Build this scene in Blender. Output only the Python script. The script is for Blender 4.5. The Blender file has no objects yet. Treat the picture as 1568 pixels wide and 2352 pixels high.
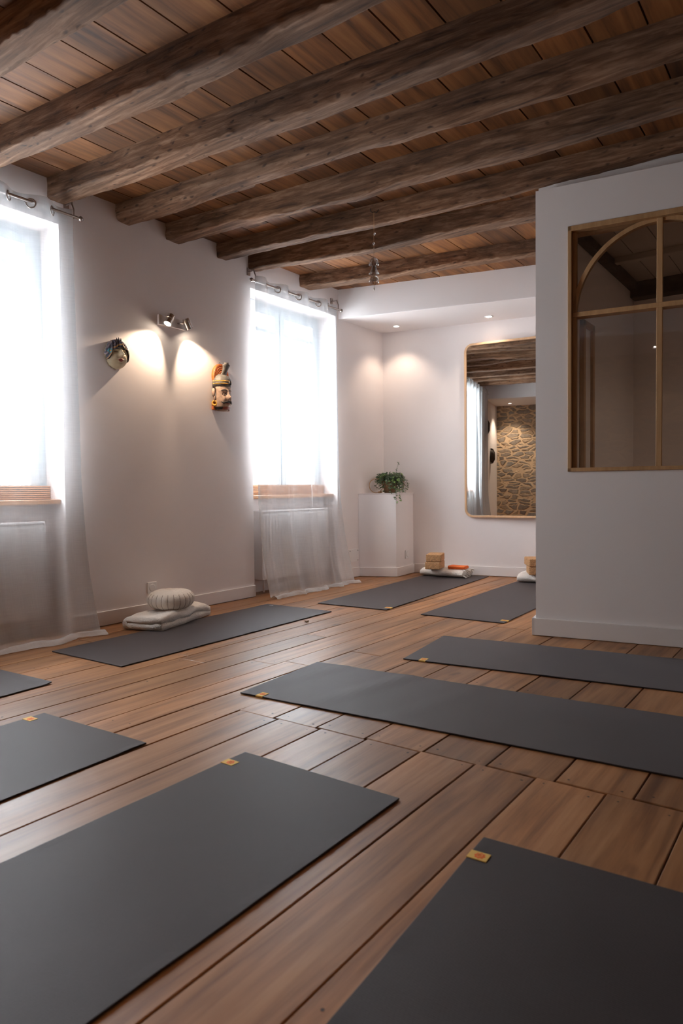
import bpy, bmesh, math, random
from mathutils import Vector, Matrix, noise
rnd = random.Random(7)
S = bpy.context.scene
C = S.collection
PI = math.pi
R = math.radians

# ------------------------------------------------------------------ camera
RIGHT = Vector((0.8080205, 0.5890604, -0.0105218))
UP = Vector((-0.0119085, 0.0341852, 0.9993446))
FWD = Vector((-0.5890340, 0.8073656, -0.0346372))
camd = bpy.data.cameras.new('camera')
cam = bpy.data.objects.new('camera', camd)
C.objects.link(cam)
cam.matrix_world = Matrix(((RIGHT.x, UP.x, -FWD.x, 0), (RIGHT.y, UP.y, -FWD.y, 0), (RIGHT.z, UP.z, -FWD.z, 0.9), (0, 0, 0, 1)))
camd.sensor_fit = 'HORIZONTAL'
camd.sensor_width = 24.0
camd.lens = 24.0
camd.clip_start = 0.05
camd.dof.use_dof = True
camd.dof.focus_distance = 4.6
camd.dof.aperture_fstop = 4.0
S.camera = cam
# ------------------------------------------------------------------ colour management
S.view_settings.view_transform = 'Standard'
S.view_settings.look = 'None'
S.view_settings.gamma = 1.0
S.view_settings.use_curve_mapping = False
S.view_settings.exposure = 1.45
S.cycles.max_bounces = 10
S.cycles.diffuse_bounces = 5
S.cycles.transparent_max_bounces = 16
S.cycles.caustics_reflective = False
S.cycles.caustics_refractive = False
# ------------------------------------------------------------------ world and lights
W = bpy.data.worlds.new('overcast_sky')
S.world = W
W.use_nodes = True
bg = W.node_tree.nodes['Background']
bg.inputs[0].default_value = (0.80, 0.91, 1.0, 1)
bg.inputs[1].default_value = 2.2


def lamp(name, kind, loc, power, color, direction=None, **kw):
    d = bpy.data.lights.new(name, kind)
    d.energy = power
    d.color = color
    for k, v in kw.items():
        setattr(d, k, v)
    o = bpy.data.objects.new(name, d)
    C.objects.link(o)
    o.location = loc
    if direction is not None:
        o.rotation_euler = Vector(direction).to_track_quat('-Z', 'Y').to_euler()
    return o


DAY = (0.87, 0.94, 1.0)
for yc, pw in ((1.87, 310), (4.76, 255)):
    lamp('window_daylight', 'AREA', (-4.80, yc, 2.05), pw, DAY, (1, 0, -0.12), shape='RECTANGLE', size=2.5, size_y=3.2)
WARM = (1.0, 0.76, 0.55)

# ------------------------------------------------------------------ mesh helpers


class MB:
    def __init__(s):
        s.v = []
        s.f = []
        s.m = []
        s.a = []
        s.cur = 0
        s.att = 0.0

    def face(s, idx):
        s.f.append(idx)
        s.m.append(s.cur)
        s.a.append(s.att)

    def add(s, vs, fs):
        b = len(s.v)
        s.v += [tuple(p) for p in vs]
        for f in fs:
            s.face([b + i for i in f])

    def box(s, lo, hi, M=None):
        vs = [Vector((x, y, z)) for z in (lo[2], hi[2]) for y in (lo[1], hi[1]) for x in (lo[0], hi[0])]
        if M is not None:
            vs = [M @ p for p in vs]
        s.add(vs, [(0, 2, 3, 1), (4, 5, 7, 6), (0, 1, 5, 4), (2, 6, 7, 3), (0, 4, 6, 2), (1, 3, 7, 5)])

    def prism(s, poly, z0, z1):
        n = len(poly)
        vs = [(p[0], p[1], z0) for p in poly] + [(p[0], p[1], z1) for p in poly]
        fs = [tuple(range(n))[::-1], tuple(range(n, 2 * n))] + [(i, (i + 1) % n, n + (i + 1) % n, n + i) for i in range(n)]
        s.add(vs, fs)

    def rings(s, rs, closed=True, caps=True, loop=False):
        b = len(s.v)
        n = len(rs[0])
        for r in rs:
            s.v += [tuple(p) for p in r]
        m = len(rs)
        for i in range(m if loop else m - 1):
            for j in range(n if closed else n - 1):
                a0, a1 = b + i * n + j, b + i * n + (j + 1) % n
                c0, c1 = b + ((i + 1) % m) * n + j, b + ((i + 1) % m) * n + (j + 1) % n
                s.face([a0, a1, c1, c0])
        if caps and closed and not loop:
            s.face([b + j for j in range(n)][::-1])
            s.face([b + (m - 1) * n + j for j in range(n)])

    def tube(s, pts, r, n=8, rr=None):
        pts = [Vector(p) for p in pts]
        rs = []
        up = Vector((0, 0, 1))
        for i, p in enumerate(pts):
            t = (pts[min(i + 1, len(pts) - 1)] - pts[max(i - 1, 0)]).normalized()
            a = t.cross(up)
            if a.length < 1e-3:
                a = t.cross(Vector((1, 0, 0)))
            a.normalize()
            b = t.cross(a).normalized()
            q = rr[i] if rr else r
            rs.append([p + (a * math.cos(2 * PI * k / n) + b * math.sin(2 * PI * k / n)) * q for k in range(n)])
        s.rings(rs)

    def lathe(s, prof, n=32, M=None, fn=None):
        rs = []
        for r, z in prof:
            ring = []
            for k in range(n):
                t = 2 * PI * k / n
                q = fn(r, z, t) if fn else (r, z)
                p = Vector((q[0] * math.cos(t), q[0] * math.sin(t), q[1]))
                ring.append(M @ p if M is not None else p)
            rs.append(ring)
        s.rings(rs)

    def torus(s, c, nrm, R_, r, n=24, m=8):
        q = Vector(nrm).to_track_quat('Z', 'Y')
        rs = []
        for i in range(n):
            t = 2 * PI * i / n
            d = Vector((math.cos(t), math.sin(t), 0))
            rs.append([Vector(c) + q @ (d * (R_ + r * math.cos(2 * PI * k / m)) + Vector((0, 0, r * math.sin(2 * PI * k / m)))) for k in range(m)])
        s.rings(rs, loop=True, caps=False)

    def grid(s, fn, nu, nv, cond=None, mat=None):
        b = len(s.v)
        for j in range(nv + 1):
            for i in range(nu + 1):
                s.v.append(tuple(fn(i / nu, j / nv)))
        for j in range(nv):
            for i in range(nu):
                u, v = (i + .5) / nu, (j + .5) / nv
                if cond and not cond(u, v):
                    continue
                if mat:
                    s.cur = mat(u, v)
                a = b + j * (nu + 1) + i
                s.face([a, a + 1, a + nu + 2, a + nu + 1])

    def build(s, name, mats, parent=None, smooth=False, bevel=0, recalc=False, loc=None, rotz=0, angle=None):
        me = bpy.data.meshes.new(name)
        me.from_pydata(s.v, [], s.f)
        if not isinstance(mats, (list, tuple)):
            mats = [mats]
        for m in mats:
            me.materials.append(m)
        me.polygons.foreach_set('material_index', s.m)
        if any(s.a):
            at = me.attributes.new('pid', 'FLOAT', 'FACE')
            at.data.foreach_set('value', s.a)
        if recalc:
            bm = bmesh.new()
            bm.from_mesh(me)
            bmesh.ops.recalc_face_normals(bm, faces=bm.faces)
            bm.to_mesh(me)
            bm.free()
        me.update()
        if smooth:
            me.polygons.foreach_set('use_smooth', [True] * len(me.polygons))
            if angle:
                me.set_sharp_from_angle(angle=R(angle))
        o = bpy.data.objects.new(name, me)
        C.objects.link(o)
        if parent:
            o.parent = parent
        if loc:
            o.location = loc
        o.rotation_euler.z = rotz
        if bevel:
            md = o.modifiers.new('bevel', 'BEVEL')
            md.width = bevel
            md.segments = 2
            md.limit_method = 'ANGLE'
        return o


def tag(o, label, cat, group=None):
    o['label'] = label
    o['category'] = cat
    if group:
        o['group'] = group
    return o


def struct(o):
    o['kind'] = 'structure'
    return o


def empty(name, loc, rz=0, label=None, cat=None, group=None):
    o = bpy.data.objects.new(name, None)
    C.objects.link(o)
    o.location = loc
    o.rotation_euler.z = rz
    o.empty_display_size = 0.05
    if label:
        tag(o, label, cat, group)
    return o


# ------------------------------------------------------------------ materials
def new_mat(name):
    m = bpy.data.materials.new(name)
    m.use_nodes = True
    nt = m.node_tree
    return m, nt, nt.nodes, nt.links, nt.nodes['Principled BSDF']


def simple(name, col, rough=0.6, metal=0.0, bump=0.0, bscale=60, spec=0.5, var=0.0, vscale=6.0, stretch=(1, 1, 1), sheen=0.0):
    m, nt, N, L, P = new_mat(name)
    P.inputs['Base Color'].default_value = (*col, 1)
    P.inputs['Roughness'].default_value = rough
    P.inputs['Metallic'].default_value = metal
    P.inputs['Specular IOR Level'].default_value = spec
    if sheen:
        P.inputs['Sheen Weight'].default_value = sheen
    tc = N.new('ShaderNodeTexCoord')
    mp = N.new('ShaderNodeMapping')
    mp.inputs['Scale'].default_value = stretch
    L.new(tc.outputs['Object'], mp.inputs[0])
    if var:
        n1 = N.new('ShaderNodeTexNoise')
        n1.inputs['Scale'].default_value = vscale
        n1.inputs['Detail'].default_value = 6
        L.new(mp.outputs[0], n1.inputs['Vector'])
        r = N.new('ShaderNodeValToRGB')
        r.color_ramp.elements[0].position = 0.3
        r.color_ramp.elements[1].position = 0.7
        r.color_ramp.elements[0].color = (*[c * (1 - var) for c in col], 1)
        r.color_ramp.elements[1].color = (*[min(1, c * (1 + var)) for c in col], 1)
        L.new(n1.outputs[0], r.inputs[0])
        L.new(r.outputs[0], P.inputs['Base Color'])
    if bump:
        n2 = N.new('ShaderNodeTexNoise')
        n2.inputs['Scale'].default_value = bscale
        n2.inputs['Detail'].default_value = 5
        L.new(mp.outputs[0], n2.inputs['Vector'])
        b = N.new('ShaderNodeBump')
        b.inputs['Strength'].default_value = bump
        b.inputs['Distance'].default_value = 0.01
        L.new(n2.outputs[0], b.inputs['Height'])
        L.new(b.outputs[0], P.inputs['Normal'])
    return m


def ramp(N, stops):
    r = N.new('ShaderNodeValToRGB')
    e = r.color_ramp.elements
    while len(e) < len(stops):
        e.new(0.5)
    for i, (p, c) in enumerate(stops):
        e[i].position = p
        e[i].color = (*c, 1)
    return r


def wood(name, stops, axis='Y', rough=0.5, grain=1.0, crack=0.0, holes=0.0, rough_var=0.0, bump=0.3, stain=0.3, pid=True, fine=34, hueshift=0.25, coat=0.0):
    """boards whose grain runs along an axis; pid = per-plank random number"""
    m, nt, N, L, P = new_mat(name)
    tc = N.new('ShaderNodeTexCoord')
    st = {'X': (0.06, 1, 1), 'Y': (1, 0.06, 1), 'Z': (1, 1, 0.06)}[axis]
    vec = tc.outputs['Object']
    if pid:
        at = N.new('ShaderNodeAttribute')
        at.attribute_name = 'pid'
        mul = N.new('ShaderNodeMath')
        mul.operation = 'MULTIPLY'
        mul.inputs[1].default_value = 37.0
        L.new(at.outputs['Fac'], mul.inputs[0])
        comb = N.new('ShaderNodeCombineXYZ')
        for i in range(3):
            L.new(mul.outputs[0], comb.inputs[i])
        av = N.new('ShaderNodeVectorMath')
        L.new(vec, av.inputs[0])
        L.new(comb.outputs[0], av.inputs[1])
        vec = av.outputs[0]
    mp = N.new('ShaderNodeMapping')
    mp.inputs['Scale'].default_value = st
    L.new(vec, mp.inputs[0])
    g1 = N.new('ShaderNodeTexNoise')
    g1.inputs['Scale'].default_value = fine
    g1.inputs['Detail'].default_value = 8
    g1.inputs['Roughness'].default_value = 0.62
    g1.inputs['Distortion'].default_value = 0.35
    L.new(mp.outputs[0], g1.inputs['Vector'])
    cr = ramp(N, stops)
    L.new(g1.outputs[0], cr.inputs[0])
    col = cr.outputs[0]
    # blotches
    b1 = N.new('ShaderNodeTexNoise')
    b1.inputs['Scale'].default_value = 3.2
    b1.inputs['Detail'].default_value = 5
    mp2 = N.new('ShaderNodeMapping')
    mp2.inputs['Scale'].default_value = {'X': (0.4, 1, 1), 'Y': (1, 0.4, 1), 'Z': (1, 1, 0.4)}[axis]
    L.new(vec, mp2.inputs[0])
    L.new(mp2.outputs[0], b1.inputs['Vector'])
    br = ramp(N, [(0.32, (1 - stain,) * 3), (0.68, (1 + stain * .4,) * 3)])
    L.new(b1.outputs[0], br.inputs[0])
    mx = N.new('ShaderNodeMix')
    mx.data_type = 'RGBA'
    mx.blend_type = 'MULTIPLY'
    mx.inputs[0].default_value = 1
    L.new(col, mx.inputs[6])
    L.new(br.outputs[0], mx.inputs[7])
    col = mx.outputs[2]
    if pid:
        pr = ramp(N, [(0.0, (1 - hueshift, 1 - hueshift * 1.05, 1 - hueshift * 1.1)), (0.5, (1, 1, 1)), (1.0, (1 + hueshift * .6, 1 + hueshift * .5, 1 + hueshift * .4))])
        L.new(at.outputs['Fac'], pr.inputs[0])
        mx = N.new('ShaderNodeMix')
        mx.data_type = 'RGBA'
        mx.blend_type = 'MULTIPLY'
        mx.inputs[0].default_value = 1
        L.new(col, mx.inputs[6])
        L.new(pr.outputs[0], mx.inputs[7])
        col = mx.outputs[2]
    # dark knots / smudges
    kn = N.new('ShaderNodeTexVoronoi')
    kn.inputs['Scale'].default_value = 4.0
    kn.inputs['Randomness'].default_value = 1
    mp3 = N.new('ShaderNodeMapping')
    mp3.inputs['Scale'].default_value = {'X': (0.55, 1, 1), 'Y': (1, 0.55, 1), 'Z': (1, 1, 0.55)}[axis]
    dn = N.new('ShaderNodeTexNoise')
    dn.inputs['Scale'].default_value = 9
    L.new(vec, dn.inputs['Vector'])
    dm = N.new('ShaderNodeMix')
    dm.data_type = 'VECTOR'
    dm.inputs[0].default_value = 0.06
    L.new(vec, dm.inputs[4])
    L.new(dn.outputs['Color'], dm.inputs[5])
    L.new(dm.outputs[1], mp3.inputs[0])
    L.new(mp3.outputs[0], kn.inputs['Vector'])
    kr = ramp(N, [(0.03, (0.35, 0.3, 0.28)), (0.11, (1, 1, 1))])
    L.new(kn.outputs['Distance'], kr.inputs[0])
    mx = N.new('ShaderNodeMix')
    mx.data_type = 'RGBA'
    mx.blend_type = 'MULTIPLY'
    mx.inputs[0].default_value = 0.85
    L.new(col, mx.inputs[6])
    L.new(kr.outputs[0], mx.inputs[7])
    col = mx.outputs[2]
    hsum = g1.outputs[0]
    if crack:
        cn = N.new('ShaderNodeTexNoise')
        cn.noise_type = 'RIDGED_MULTIFRACTAL'
        cn.inputs['Scale'].default_value = 7
        cn.inputs['Detail'].default_value = 4
        mp4 = N.new('ShaderNodeMapping')
        mp4.inputs['Scale'].default_value = {'X': (0.13, 1, 1.4), 'Y': (1, 0.13, 1), 'Z': (1, 1, 0.13)}[axis]
        L.new(vec, mp4.inputs[0])
        L.new(mp4.outputs[0], cn.inputs['Vector'])
        c2 = ramp(N, [(0.66, (1, 1, 1)), (0.84, (0.20, 0.15, 0.13))])
        L.new(cn.outputs[0], c2.inputs[0])
        mx = N.new('ShaderNodeMix')
        mx.data_type = 'RGBA'
        mx.blend_type = 'MULTIPLY'
        mx.inputs[0].default_value = crack
        L.new(col, mx.inputs[6])
        L.new(c2.outputs[0], mx.inputs[7])
        col = mx.outputs[2]
    if holes:
        hv = N.new('ShaderNodeTexVoronoi')
        hv.inputs['Scale'].default_value = 30
        mp5 = N.new('ShaderNodeMapping')
        mp5.inputs['Scale'].default_value = {'X': (0.35, 1, 1), 'Y': (1, 0.35, 1), 'Z': (1, 1, 0.35)}[axis]
        L.new(dm.outputs[1], mp5.inputs[0])
        L.new(mp5.outputs[0], hv.inputs['Vector'])
        hr = ramp(N, [(0.10, (0.2, 0.15, 0.12)), (0.24, (1, 1, 1))])
        L.new(hv.outputs['Distance'], hr.inputs[0])
        msk = N.new('ShaderNodeTexNoise')
        msk.inputs['Scale'].default_value = 2.3
        msk.inputs['Detail'].default_value = 3
        L.new(mp2.outputs[0], msk.inputs['Vector'])
        mr = N.new('ShaderNodeMapRange')
        mr.inputs[1].default_value = 0.40
        mr.inputs[2].default_value = 0.56
        mr.inputs[4].default_value = holes
        L.new(msk.outputs[0], mr.inputs[0])
        mx = N.new('ShaderNodeMix')
        mx.data_type = 'RGBA'
        mx.blend_type = 'MULTIPLY'
        L.new(mr.outputs[0], mx.inputs[0])
        L.new(col, mx.inputs[6])
        L.new(hr.outputs[0], mx.inputs[7])
        col = mx.outputs[2]
    L.new(col, P.inputs['Base Color'])
    P.inputs['Roughness'].default_value = rough
    if coat:
        P.inputs['Coat Weight'].default_value = coat
        P.inputs['Coat Roughness'].default_value = 0.22
    if rough_var:
        rr = N.new('ShaderNodeMapRange')
        rr.inputs[3].default_value = rough - rough_var
        rr.inputs[4].default_value = rough + rough_var
        L.new(b1.outputs[0], rr.inputs[0])
        L.new(rr.outputs[0], P.inputs['Roughness'])
    bp = N.new('ShaderNodeBump')
    bp.inputs['Strength'].default_value = bump
    bp.inputs['Distance'].default_value = 0.004
    L.new(hsum, bp.inputs['Height'])
    L.new(bp.outputs[0], P.inputs['Normal'])
    return m


M_floor = wood('floor_wood', [(0.30, (0.17, 0.066, 0.022)), (0.5, (0.34, 0.148, 0.055)), (0.70, (0.44, 0.22, 0.097))], 'Y', rough=0.42, rough_var=0.10, bump=0.25, stain=0.34, fine=26, hueshift=0.22)
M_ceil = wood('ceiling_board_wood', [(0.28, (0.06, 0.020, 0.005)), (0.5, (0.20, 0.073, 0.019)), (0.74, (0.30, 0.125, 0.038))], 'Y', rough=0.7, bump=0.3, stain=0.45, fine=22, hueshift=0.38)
M_beam = wood('old_beam_wood', [(0.31, (0.065, 0.028, 0.012)), (0.5, (0.19, 0.093, 0.046)), (0.70, (0.36, 0.215, 0.135))], 'X', rough=0.85, crack=0.85, holes=0.85, bump=0.9, stain=0.45, pid=True, fine=40, hueshift=0.12)
M_oak = wood('oak_frame_wood', [(0.3, (0.42, 0.235, 0.105)), (0.7, (0.56, 0.34, 0.17))], 'Z', rough=0.45, pid=False, bump=0.1, stain=0.12)
M_ply = wood('mirror_frame_wood', [(0.3, (0.62, 0.37, 0.20)), (0.7, (0.75, 0.48, 0.28))], 'Z', rough=0.4, pid=False, bump=0.08, stain=0.1)
M_slat = wood('sill_wood', [(0.3, (0.42, 0.20, 0.10)), (0.7, (0.56, 0.30, 0.16))], 'Y', rough=0.5, pid=False, bump=0.1, stain=0.2)
M_wall = simple('white_plaster', (0.80, 0.735, 0.715), 0.85, bump=0.06, bscale=14, var=0.015, vscale=3)
M_paint = simple('white_paint', (0.81, 0.755, 0.74), 0.55, bump=0.06, bscale=10)
M_trim = simple('white_trim_paint', (0.79, 0.74, 0.72), 0.45)
M_pvc = simple('white_window_frame', (0.50, 0.53, 0.55), 0.35)
M_dark = simple('dark_gap', (0.012, 0.008, 0.006), 0.9)
M_nail = simple('dark_nail', (0.05, 0.035, 0.03), 0.6)
M_metal = simple('brushed_nickel', (0.45, 0.40, 0.37), 0.32, metal=1.0)
M_white_metal = simple('white_lamp_metal', (0.88, 0.85, 0.84), 0.35)
M_chrome = simple('satin_chrome', (0.7, 0.68, 0.66), 0.25, metal=1.0)
M_iron = simple('black_iron', (0.02, 0.016, 0.014), 0.6)
M_plastic = simple('white_plastic', (0.78, 0.75, 0.73), 0.35)
M_hole = simple('grey_socket', (0.09, 0.08, 0.075), 0.6)
M_cotton = simple('cream_cotton', (0.74, 0.66, 0.58), 0.95, bump=0.5, bscale=120, var=0.05, sheen=0.3)
M_wool = simple('white_blanket_wool', (0.76, 0.70, 0.64), 0.95, bump=0.6, bscale=90, var=0.05, sheen=0.3)
M_seam = simple('dark_pleat_thread', (0.33, 0.26, 0.21), 0.9)  # darker brown thread along the pleat seams
M_cork = simple('cork', (0.50, 0.27, 0.125), 0.85, bump=0.5, bscale=130, var=0.35, vscale=90)
M_orange = simple('orange_cloth', (0.85, 0.17, 0.03), 0.8, bump=0.3, bscale=200)
M_yellow = simple('yellow_label_cloth', (0.80, 0.50, 0.12), 0.7)
M_redor = simple('orange_red_print', (0.85, 0.15, 0.02), 0.7)
M_print = simple('pale_print', (0.55, 0.58, 0.60), 0.7)


def mat_rubber():
    m, nt, N, L, P = new_mat('grey_mat_rubber')
    tc = N.new('ShaderNodeTexCoord')
    n = N.new('ShaderNodeTexNoise')
    n.inputs['Scale'].default_value = 2.5
    n.inputs['Detail'].default_value = 4
    L.new(tc.outputs['Object'], n.inputs['Vector'])
    r = ramp(N, [(0.3, (0.019, 0.0155, 0.016)), (0.7, (0.028, 0.023, 0.0235))])
    L.new(n.outputs[0], r.inputs[0])
    n2 = N.new('ShaderNodeTexNoise')
    n2.inputs['Scale'].default_value = 260
    n2.inputs['Detail'].default_value = 2
    L.new(tc.outputs['Object'], n2.inputs['Vector'])
    mx = N.new('ShaderNodeMix')
    mx.data_type = 'RGBA'
    mx.blend_type = 'OVERLAY'
    mx.inputs[0].default_value = 0.22
    L.new(r.outputs[0], mx.inputs[6])
    L.new(n2.outputs[0], mx.inputs[7])
    L.new(mx.outputs[2], P.inputs['Base Color'])
    w = N.new('ShaderNodeTexWave')
    w.inputs['Scale'].default_value = 95
    w.inputs['Distortion'].default_value = 0.4
    mp = N.new('ShaderNodeMapping')
    mp.inputs['Rotation'].default_value = (0, 0, R(35))
    L.new(tc.outputs['Object'], mp.inputs[0])
    L.new(mp.outputs[0], w.inputs['Vector'])
    ad = N.new('ShaderNodeMath')
    L.new(w.outputs['Fac'], ad.inputs[0])
    L.new(n2.outputs[0], ad.inputs[1])
    b = N.new('ShaderNodeBump')
    b.inputs['Strength'].default_value = 0.3
    b.inputs['Distance'].default_value = 0.001
    L.new(ad.outputs[0], b.inputs['Height'])
    L.new(b.outputs[0], P.inputs['Normal'])
    P.inputs['Roughness'].default_value = 0.55
    P.inputs['Specular IOR Level'].default_value = 0.36
    P.inputs['Sheen Weight'].default_value = 0.13
    P.inputs['Sheen Tint'].default_value = (1, .88, .88, 1)
    P.inputs['Specular Tint'].default_value = (1, .88, .88, 1)
    P.inputs['Sheen Roughness'].default_value = 0.45
    return m


def sheer():
    m, nt, N, L, P = new_mat('sheer_white_voile')
    N.remove(P)
    out = N['Material Output']
    tc = N.new('ShaderNodeTexCoord')
    mp = N.new('ShaderNodeMapping')
    mp.inputs['Scale'].default_value = (1, 4, 90)
    L.new(tc.outputs['Object'], mp.inputs[0])
    n = N.new('ShaderNodeTexNoise')
    n.inputs['Scale'].default_value = 2
    n.inputs['Detail'].default_value = 4
    L.new(mp.outputs[0], n.inputs['Vector'])
    mp2 = N.new('ShaderNodeMapping')
    mp2.inputs['Scale'].default_value = (1, 120, 3)
    L.new(tc.outputs['Object'], mp2.inputs[0])
    n2 = N.new('ShaderNodeTexNoise')
    n2.inputs['Scale'].default_value = 2
    n2.inputs['Detail'].default_value = 4
    L.new(mp2.outputs[0], n2.inputs['Vector'])
    ad = N.new('ShaderNodeMath')
    L.new(n.outputs[0], ad.inputs[0])
    L.new(n2.outputs[0], ad.inputs[1])
    mr = N.new('ShaderNodeMapRange')
    mr.inputs[1].default_value = 0.7
    mr.inputs[2].default_value = 1.3
    mr.inputs[3].default_value = 0.45
    mr.inputs[4].default_value = 0.50
    L.new(ad.outputs[0], mr.inputs[0])
    tr = N.new('ShaderNodeBsdfTransparent')
    tl = N.new('ShaderNodeBsdfTranslucent')
    tl.inputs[0].default_value = (0.08, 0.125, 0.15, 1)
    df = N.new('ShaderNodeBsdfDiffuse')
    df.inputs[0].default_value = (0.86, 0.85, 0.85, 1)
    m1 = N.new('ShaderNodeMixShader')
    m1.inputs[0].default_value = 0.8
    L.new(tl.outputs[0], m1.inputs[1])
    L.new(df.outputs[0], m1.inputs[2])
    m2 = N.new('ShaderNodeMixShader')
    L.new(mr.outputs[0], m2.inputs[0])
    L.new(tr.outputs[0], m2.inputs[1])
    L.new(m1.outputs[0], m2.inputs[2])
    L.new(m2.outputs[0], out.inputs[0])
    return m


def glass(name, refl=0.05, tint=(1, 1, 1)):
    m, nt, N, L, P = new_mat(name)
    N.remove(P)
    out = N['Material Output']
    tr = N.new('ShaderNodeBsdfTransparent')
    tr.inputs[0].default_value = (*tint, 1)
    gl = N.new('ShaderNodeBsdfGlossy')
    gl.inputs['Roughness'].default_value = 0.02
    lw = N.new('ShaderNodeLayerWeight')
    lw.inputs['Blend'].default_value = 0.5
    pw = N.new('ShaderNodeMath')
    pw.operation = 'POWER'
    pw.inputs[1].default_value = 5.0
    L.new(lw.outputs['Facing'], pw.inputs[0])
    ad = N.new('ShaderNodeMath')
    ad.operation = 'MULTIPLY_ADD'
    ad.inputs[1].default_value = 1.0 - refl
    ad.inputs[2].default_value = refl
    L.new(pw.outputs[0], ad.inputs[0])
    mx = N.new('ShaderNodeMixShader')
    L.new(ad.outputs[0], mx.inputs[0])
    L.new(tr.outputs[0], mx.inputs[1])
    L.new(gl.outputs[0], mx.inputs[2])
    L.new(mx.outputs[0], out.inputs[0])
    return m


def emit(name, col, st):
    m, nt, N, L, P = new_mat(name)
    P.inputs['Base Color'].default_value = (0.8, 0.8, 0.8, 1)
    P.inputs['Emission Color'].default_value = (*col, 1)
    P.inputs['Emission Strength'].default_value = st
    return m


def stone():
    m, nt, N, L, P = new_mat('rubble_stone_wall')
    tc = N.new('ShaderNodeTexCoord')
    mp = N.new('ShaderNodeMapping')
    mp.inputs['Scale'].default_value = (5.2, 5.2, 14.0)
    dn = N.new('ShaderNodeTexNoise')
    dn.inputs['Scale'].default_value = 6.0
    dn.inputs['Detail'].default_value = 4
    L.new(tc.outputs['Object'], dn.inputs['Vector'])
    dm = N.new('ShaderNodeMix')
    dm.data_type = 'VECTOR'
    dm.inputs[0].default_value = 0.10
    L.new(tc.outputs['Object'], dm.inputs[4])
    L.new(dn.outputs['Color'], dm.inputs[5])
    L.new(dm.outputs[1], mp.inputs[0])
    v = N.new('ShaderNodeTexVoronoi')
    v.feature = 'DISTANCE_TO_EDGE'
    v.inputs['Scale'].default_value = 1.0
    L.new(mp.outputs[0], v.inputs['Vector'])
    v2 = N.new('ShaderNodeTexVoronoi')
    v2.inputs['Scale'].default_value = 1.0
    L.new(mp.outputs[0], v2.inputs['Vector'])
    sr = ramp(N, [(0.0, (0.17, 0.14, 0.12)), (0.4, (0.27, 0.22, 0.175)), (0.7, (0.36, 0.26, 0.17)), (1.0, (0.22, 0.21, 0.20))])
    sp = N.new('ShaderNodeSeparateColor')
    L.new(v2.outputs['Color'], sp.inputs[0])
    L.new(sp.outputs[0], sr.inputs[0])
    n = N.new('ShaderNodeTexNoise')
    n.inputs['Scale'].default_value = 22
    n.inputs['Detail'].default_value = 6
    L.new(tc.outputs['Object'], n.inputs['Vector'])
    mx0 = N.new('ShaderNodeMix')
    mx0.data_type = 'RGBA'
    mx0.blend_type = 'OVERLAY'
    mx0.inputs[0].default_value = 0.6
    L.new(sr.outputs[0], mx0.inputs[6])
    L.new(n.outputs[0], mx0.inputs[7])
    mr = N.new('ShaderNodeMapRange')
    mr.inputs[1].default_value = 0.07
    mr.inputs[2].default_value = 0.15
    L.new(v.outputs['Distance'], mr.inputs[0])
    mx = N.new('ShaderNodeMix')
    mx.data_type = 'RGBA'
    mx.inputs[6].default_value = (0.56, 0.40, 0.255, 1)
    L.new(mr.outputs[0], mx.inputs[0])
    L.new(mx0.outputs[2], mx.inputs[7])
    L.new(mx.outputs[2], P.inputs['Base Color'])
    P.inputs['Roughness'].default_value = 0.95
    b = N.new('ShaderNodeBump')
    b.inputs['Strength'].default_value = 0.8
    b.inputs['Distance'].default_value = 0.03
    L.new(mr.outputs[0], b.inputs['Height'])
    L.new(b.outputs[0], P.inputs['Normal'])
    return m


M_mat = mat_rubber()
M_sheer = sheer()
M_glass = glass('window_glass')
M_stone = stone()
M_lit = emit('lit_lamp_lens', (1.0, 0.86, 0.68), 25)
M_down = emit('downlight_lens', (1.0, 0.93, 0.84), 14)
M_mirror, _, _, _, P_ = new_mat('mirror_silver')
P_.inputs['Base Color'].default_value = (0.86, 0.88, 0.87, 1)
P_.inputs['Metallic'].default_value = 1
P_.inputs['Roughness'].default_value = 0.0

# ------------------------------------------------------------------ setting
XW = -3.956          # inner face of the wall with the windows
ZC = 2.826           # underside of ceiling boards
XR = 3.6             # far right wall
YS = -1.0            # stone wall behind the viewpoint


def rot2(p, a):
    c, s = math.cos(R(a)), math.sin(R(a))
    return (c * p[0] - s * p[1], s * p[0] + c * p[1])


# left wall with two openings; niches under the windows are thinner wall
WIN = [(1.28, 2.46), (4.175, 5.36)]
mb = MB()
XO = -4.32
ys = [YS - .2, WIN[0][0], WIN[0][1], WIN[1][0], WIN[1][1], 6.6]
mb.box((XO, ys[0], -.02), (XW, ys[1], 2.95))
mb.box((XO, ys[2], -.02), (XW, ys[3], 2.95))
mb.box((XO, ys[4], -.02), (XW, ys[5], 2.95))
for a, b in WIN:
    mb.box((XO, a, 2.565), (XW, b, 2.95))          # lintel
    mb.box((XO, a, -.02), (-4.12, b, 0.83))       # thin parapet in the niche
struct(mb.build('wall_left', M_wall))

# floor: separate boards with dark joints
mb = MB()
mb.cur = 1
mb.box((-4.4, -1.2, -.05), (XR + .1, 7.4, -.014))
mb.cur = 0


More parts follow.
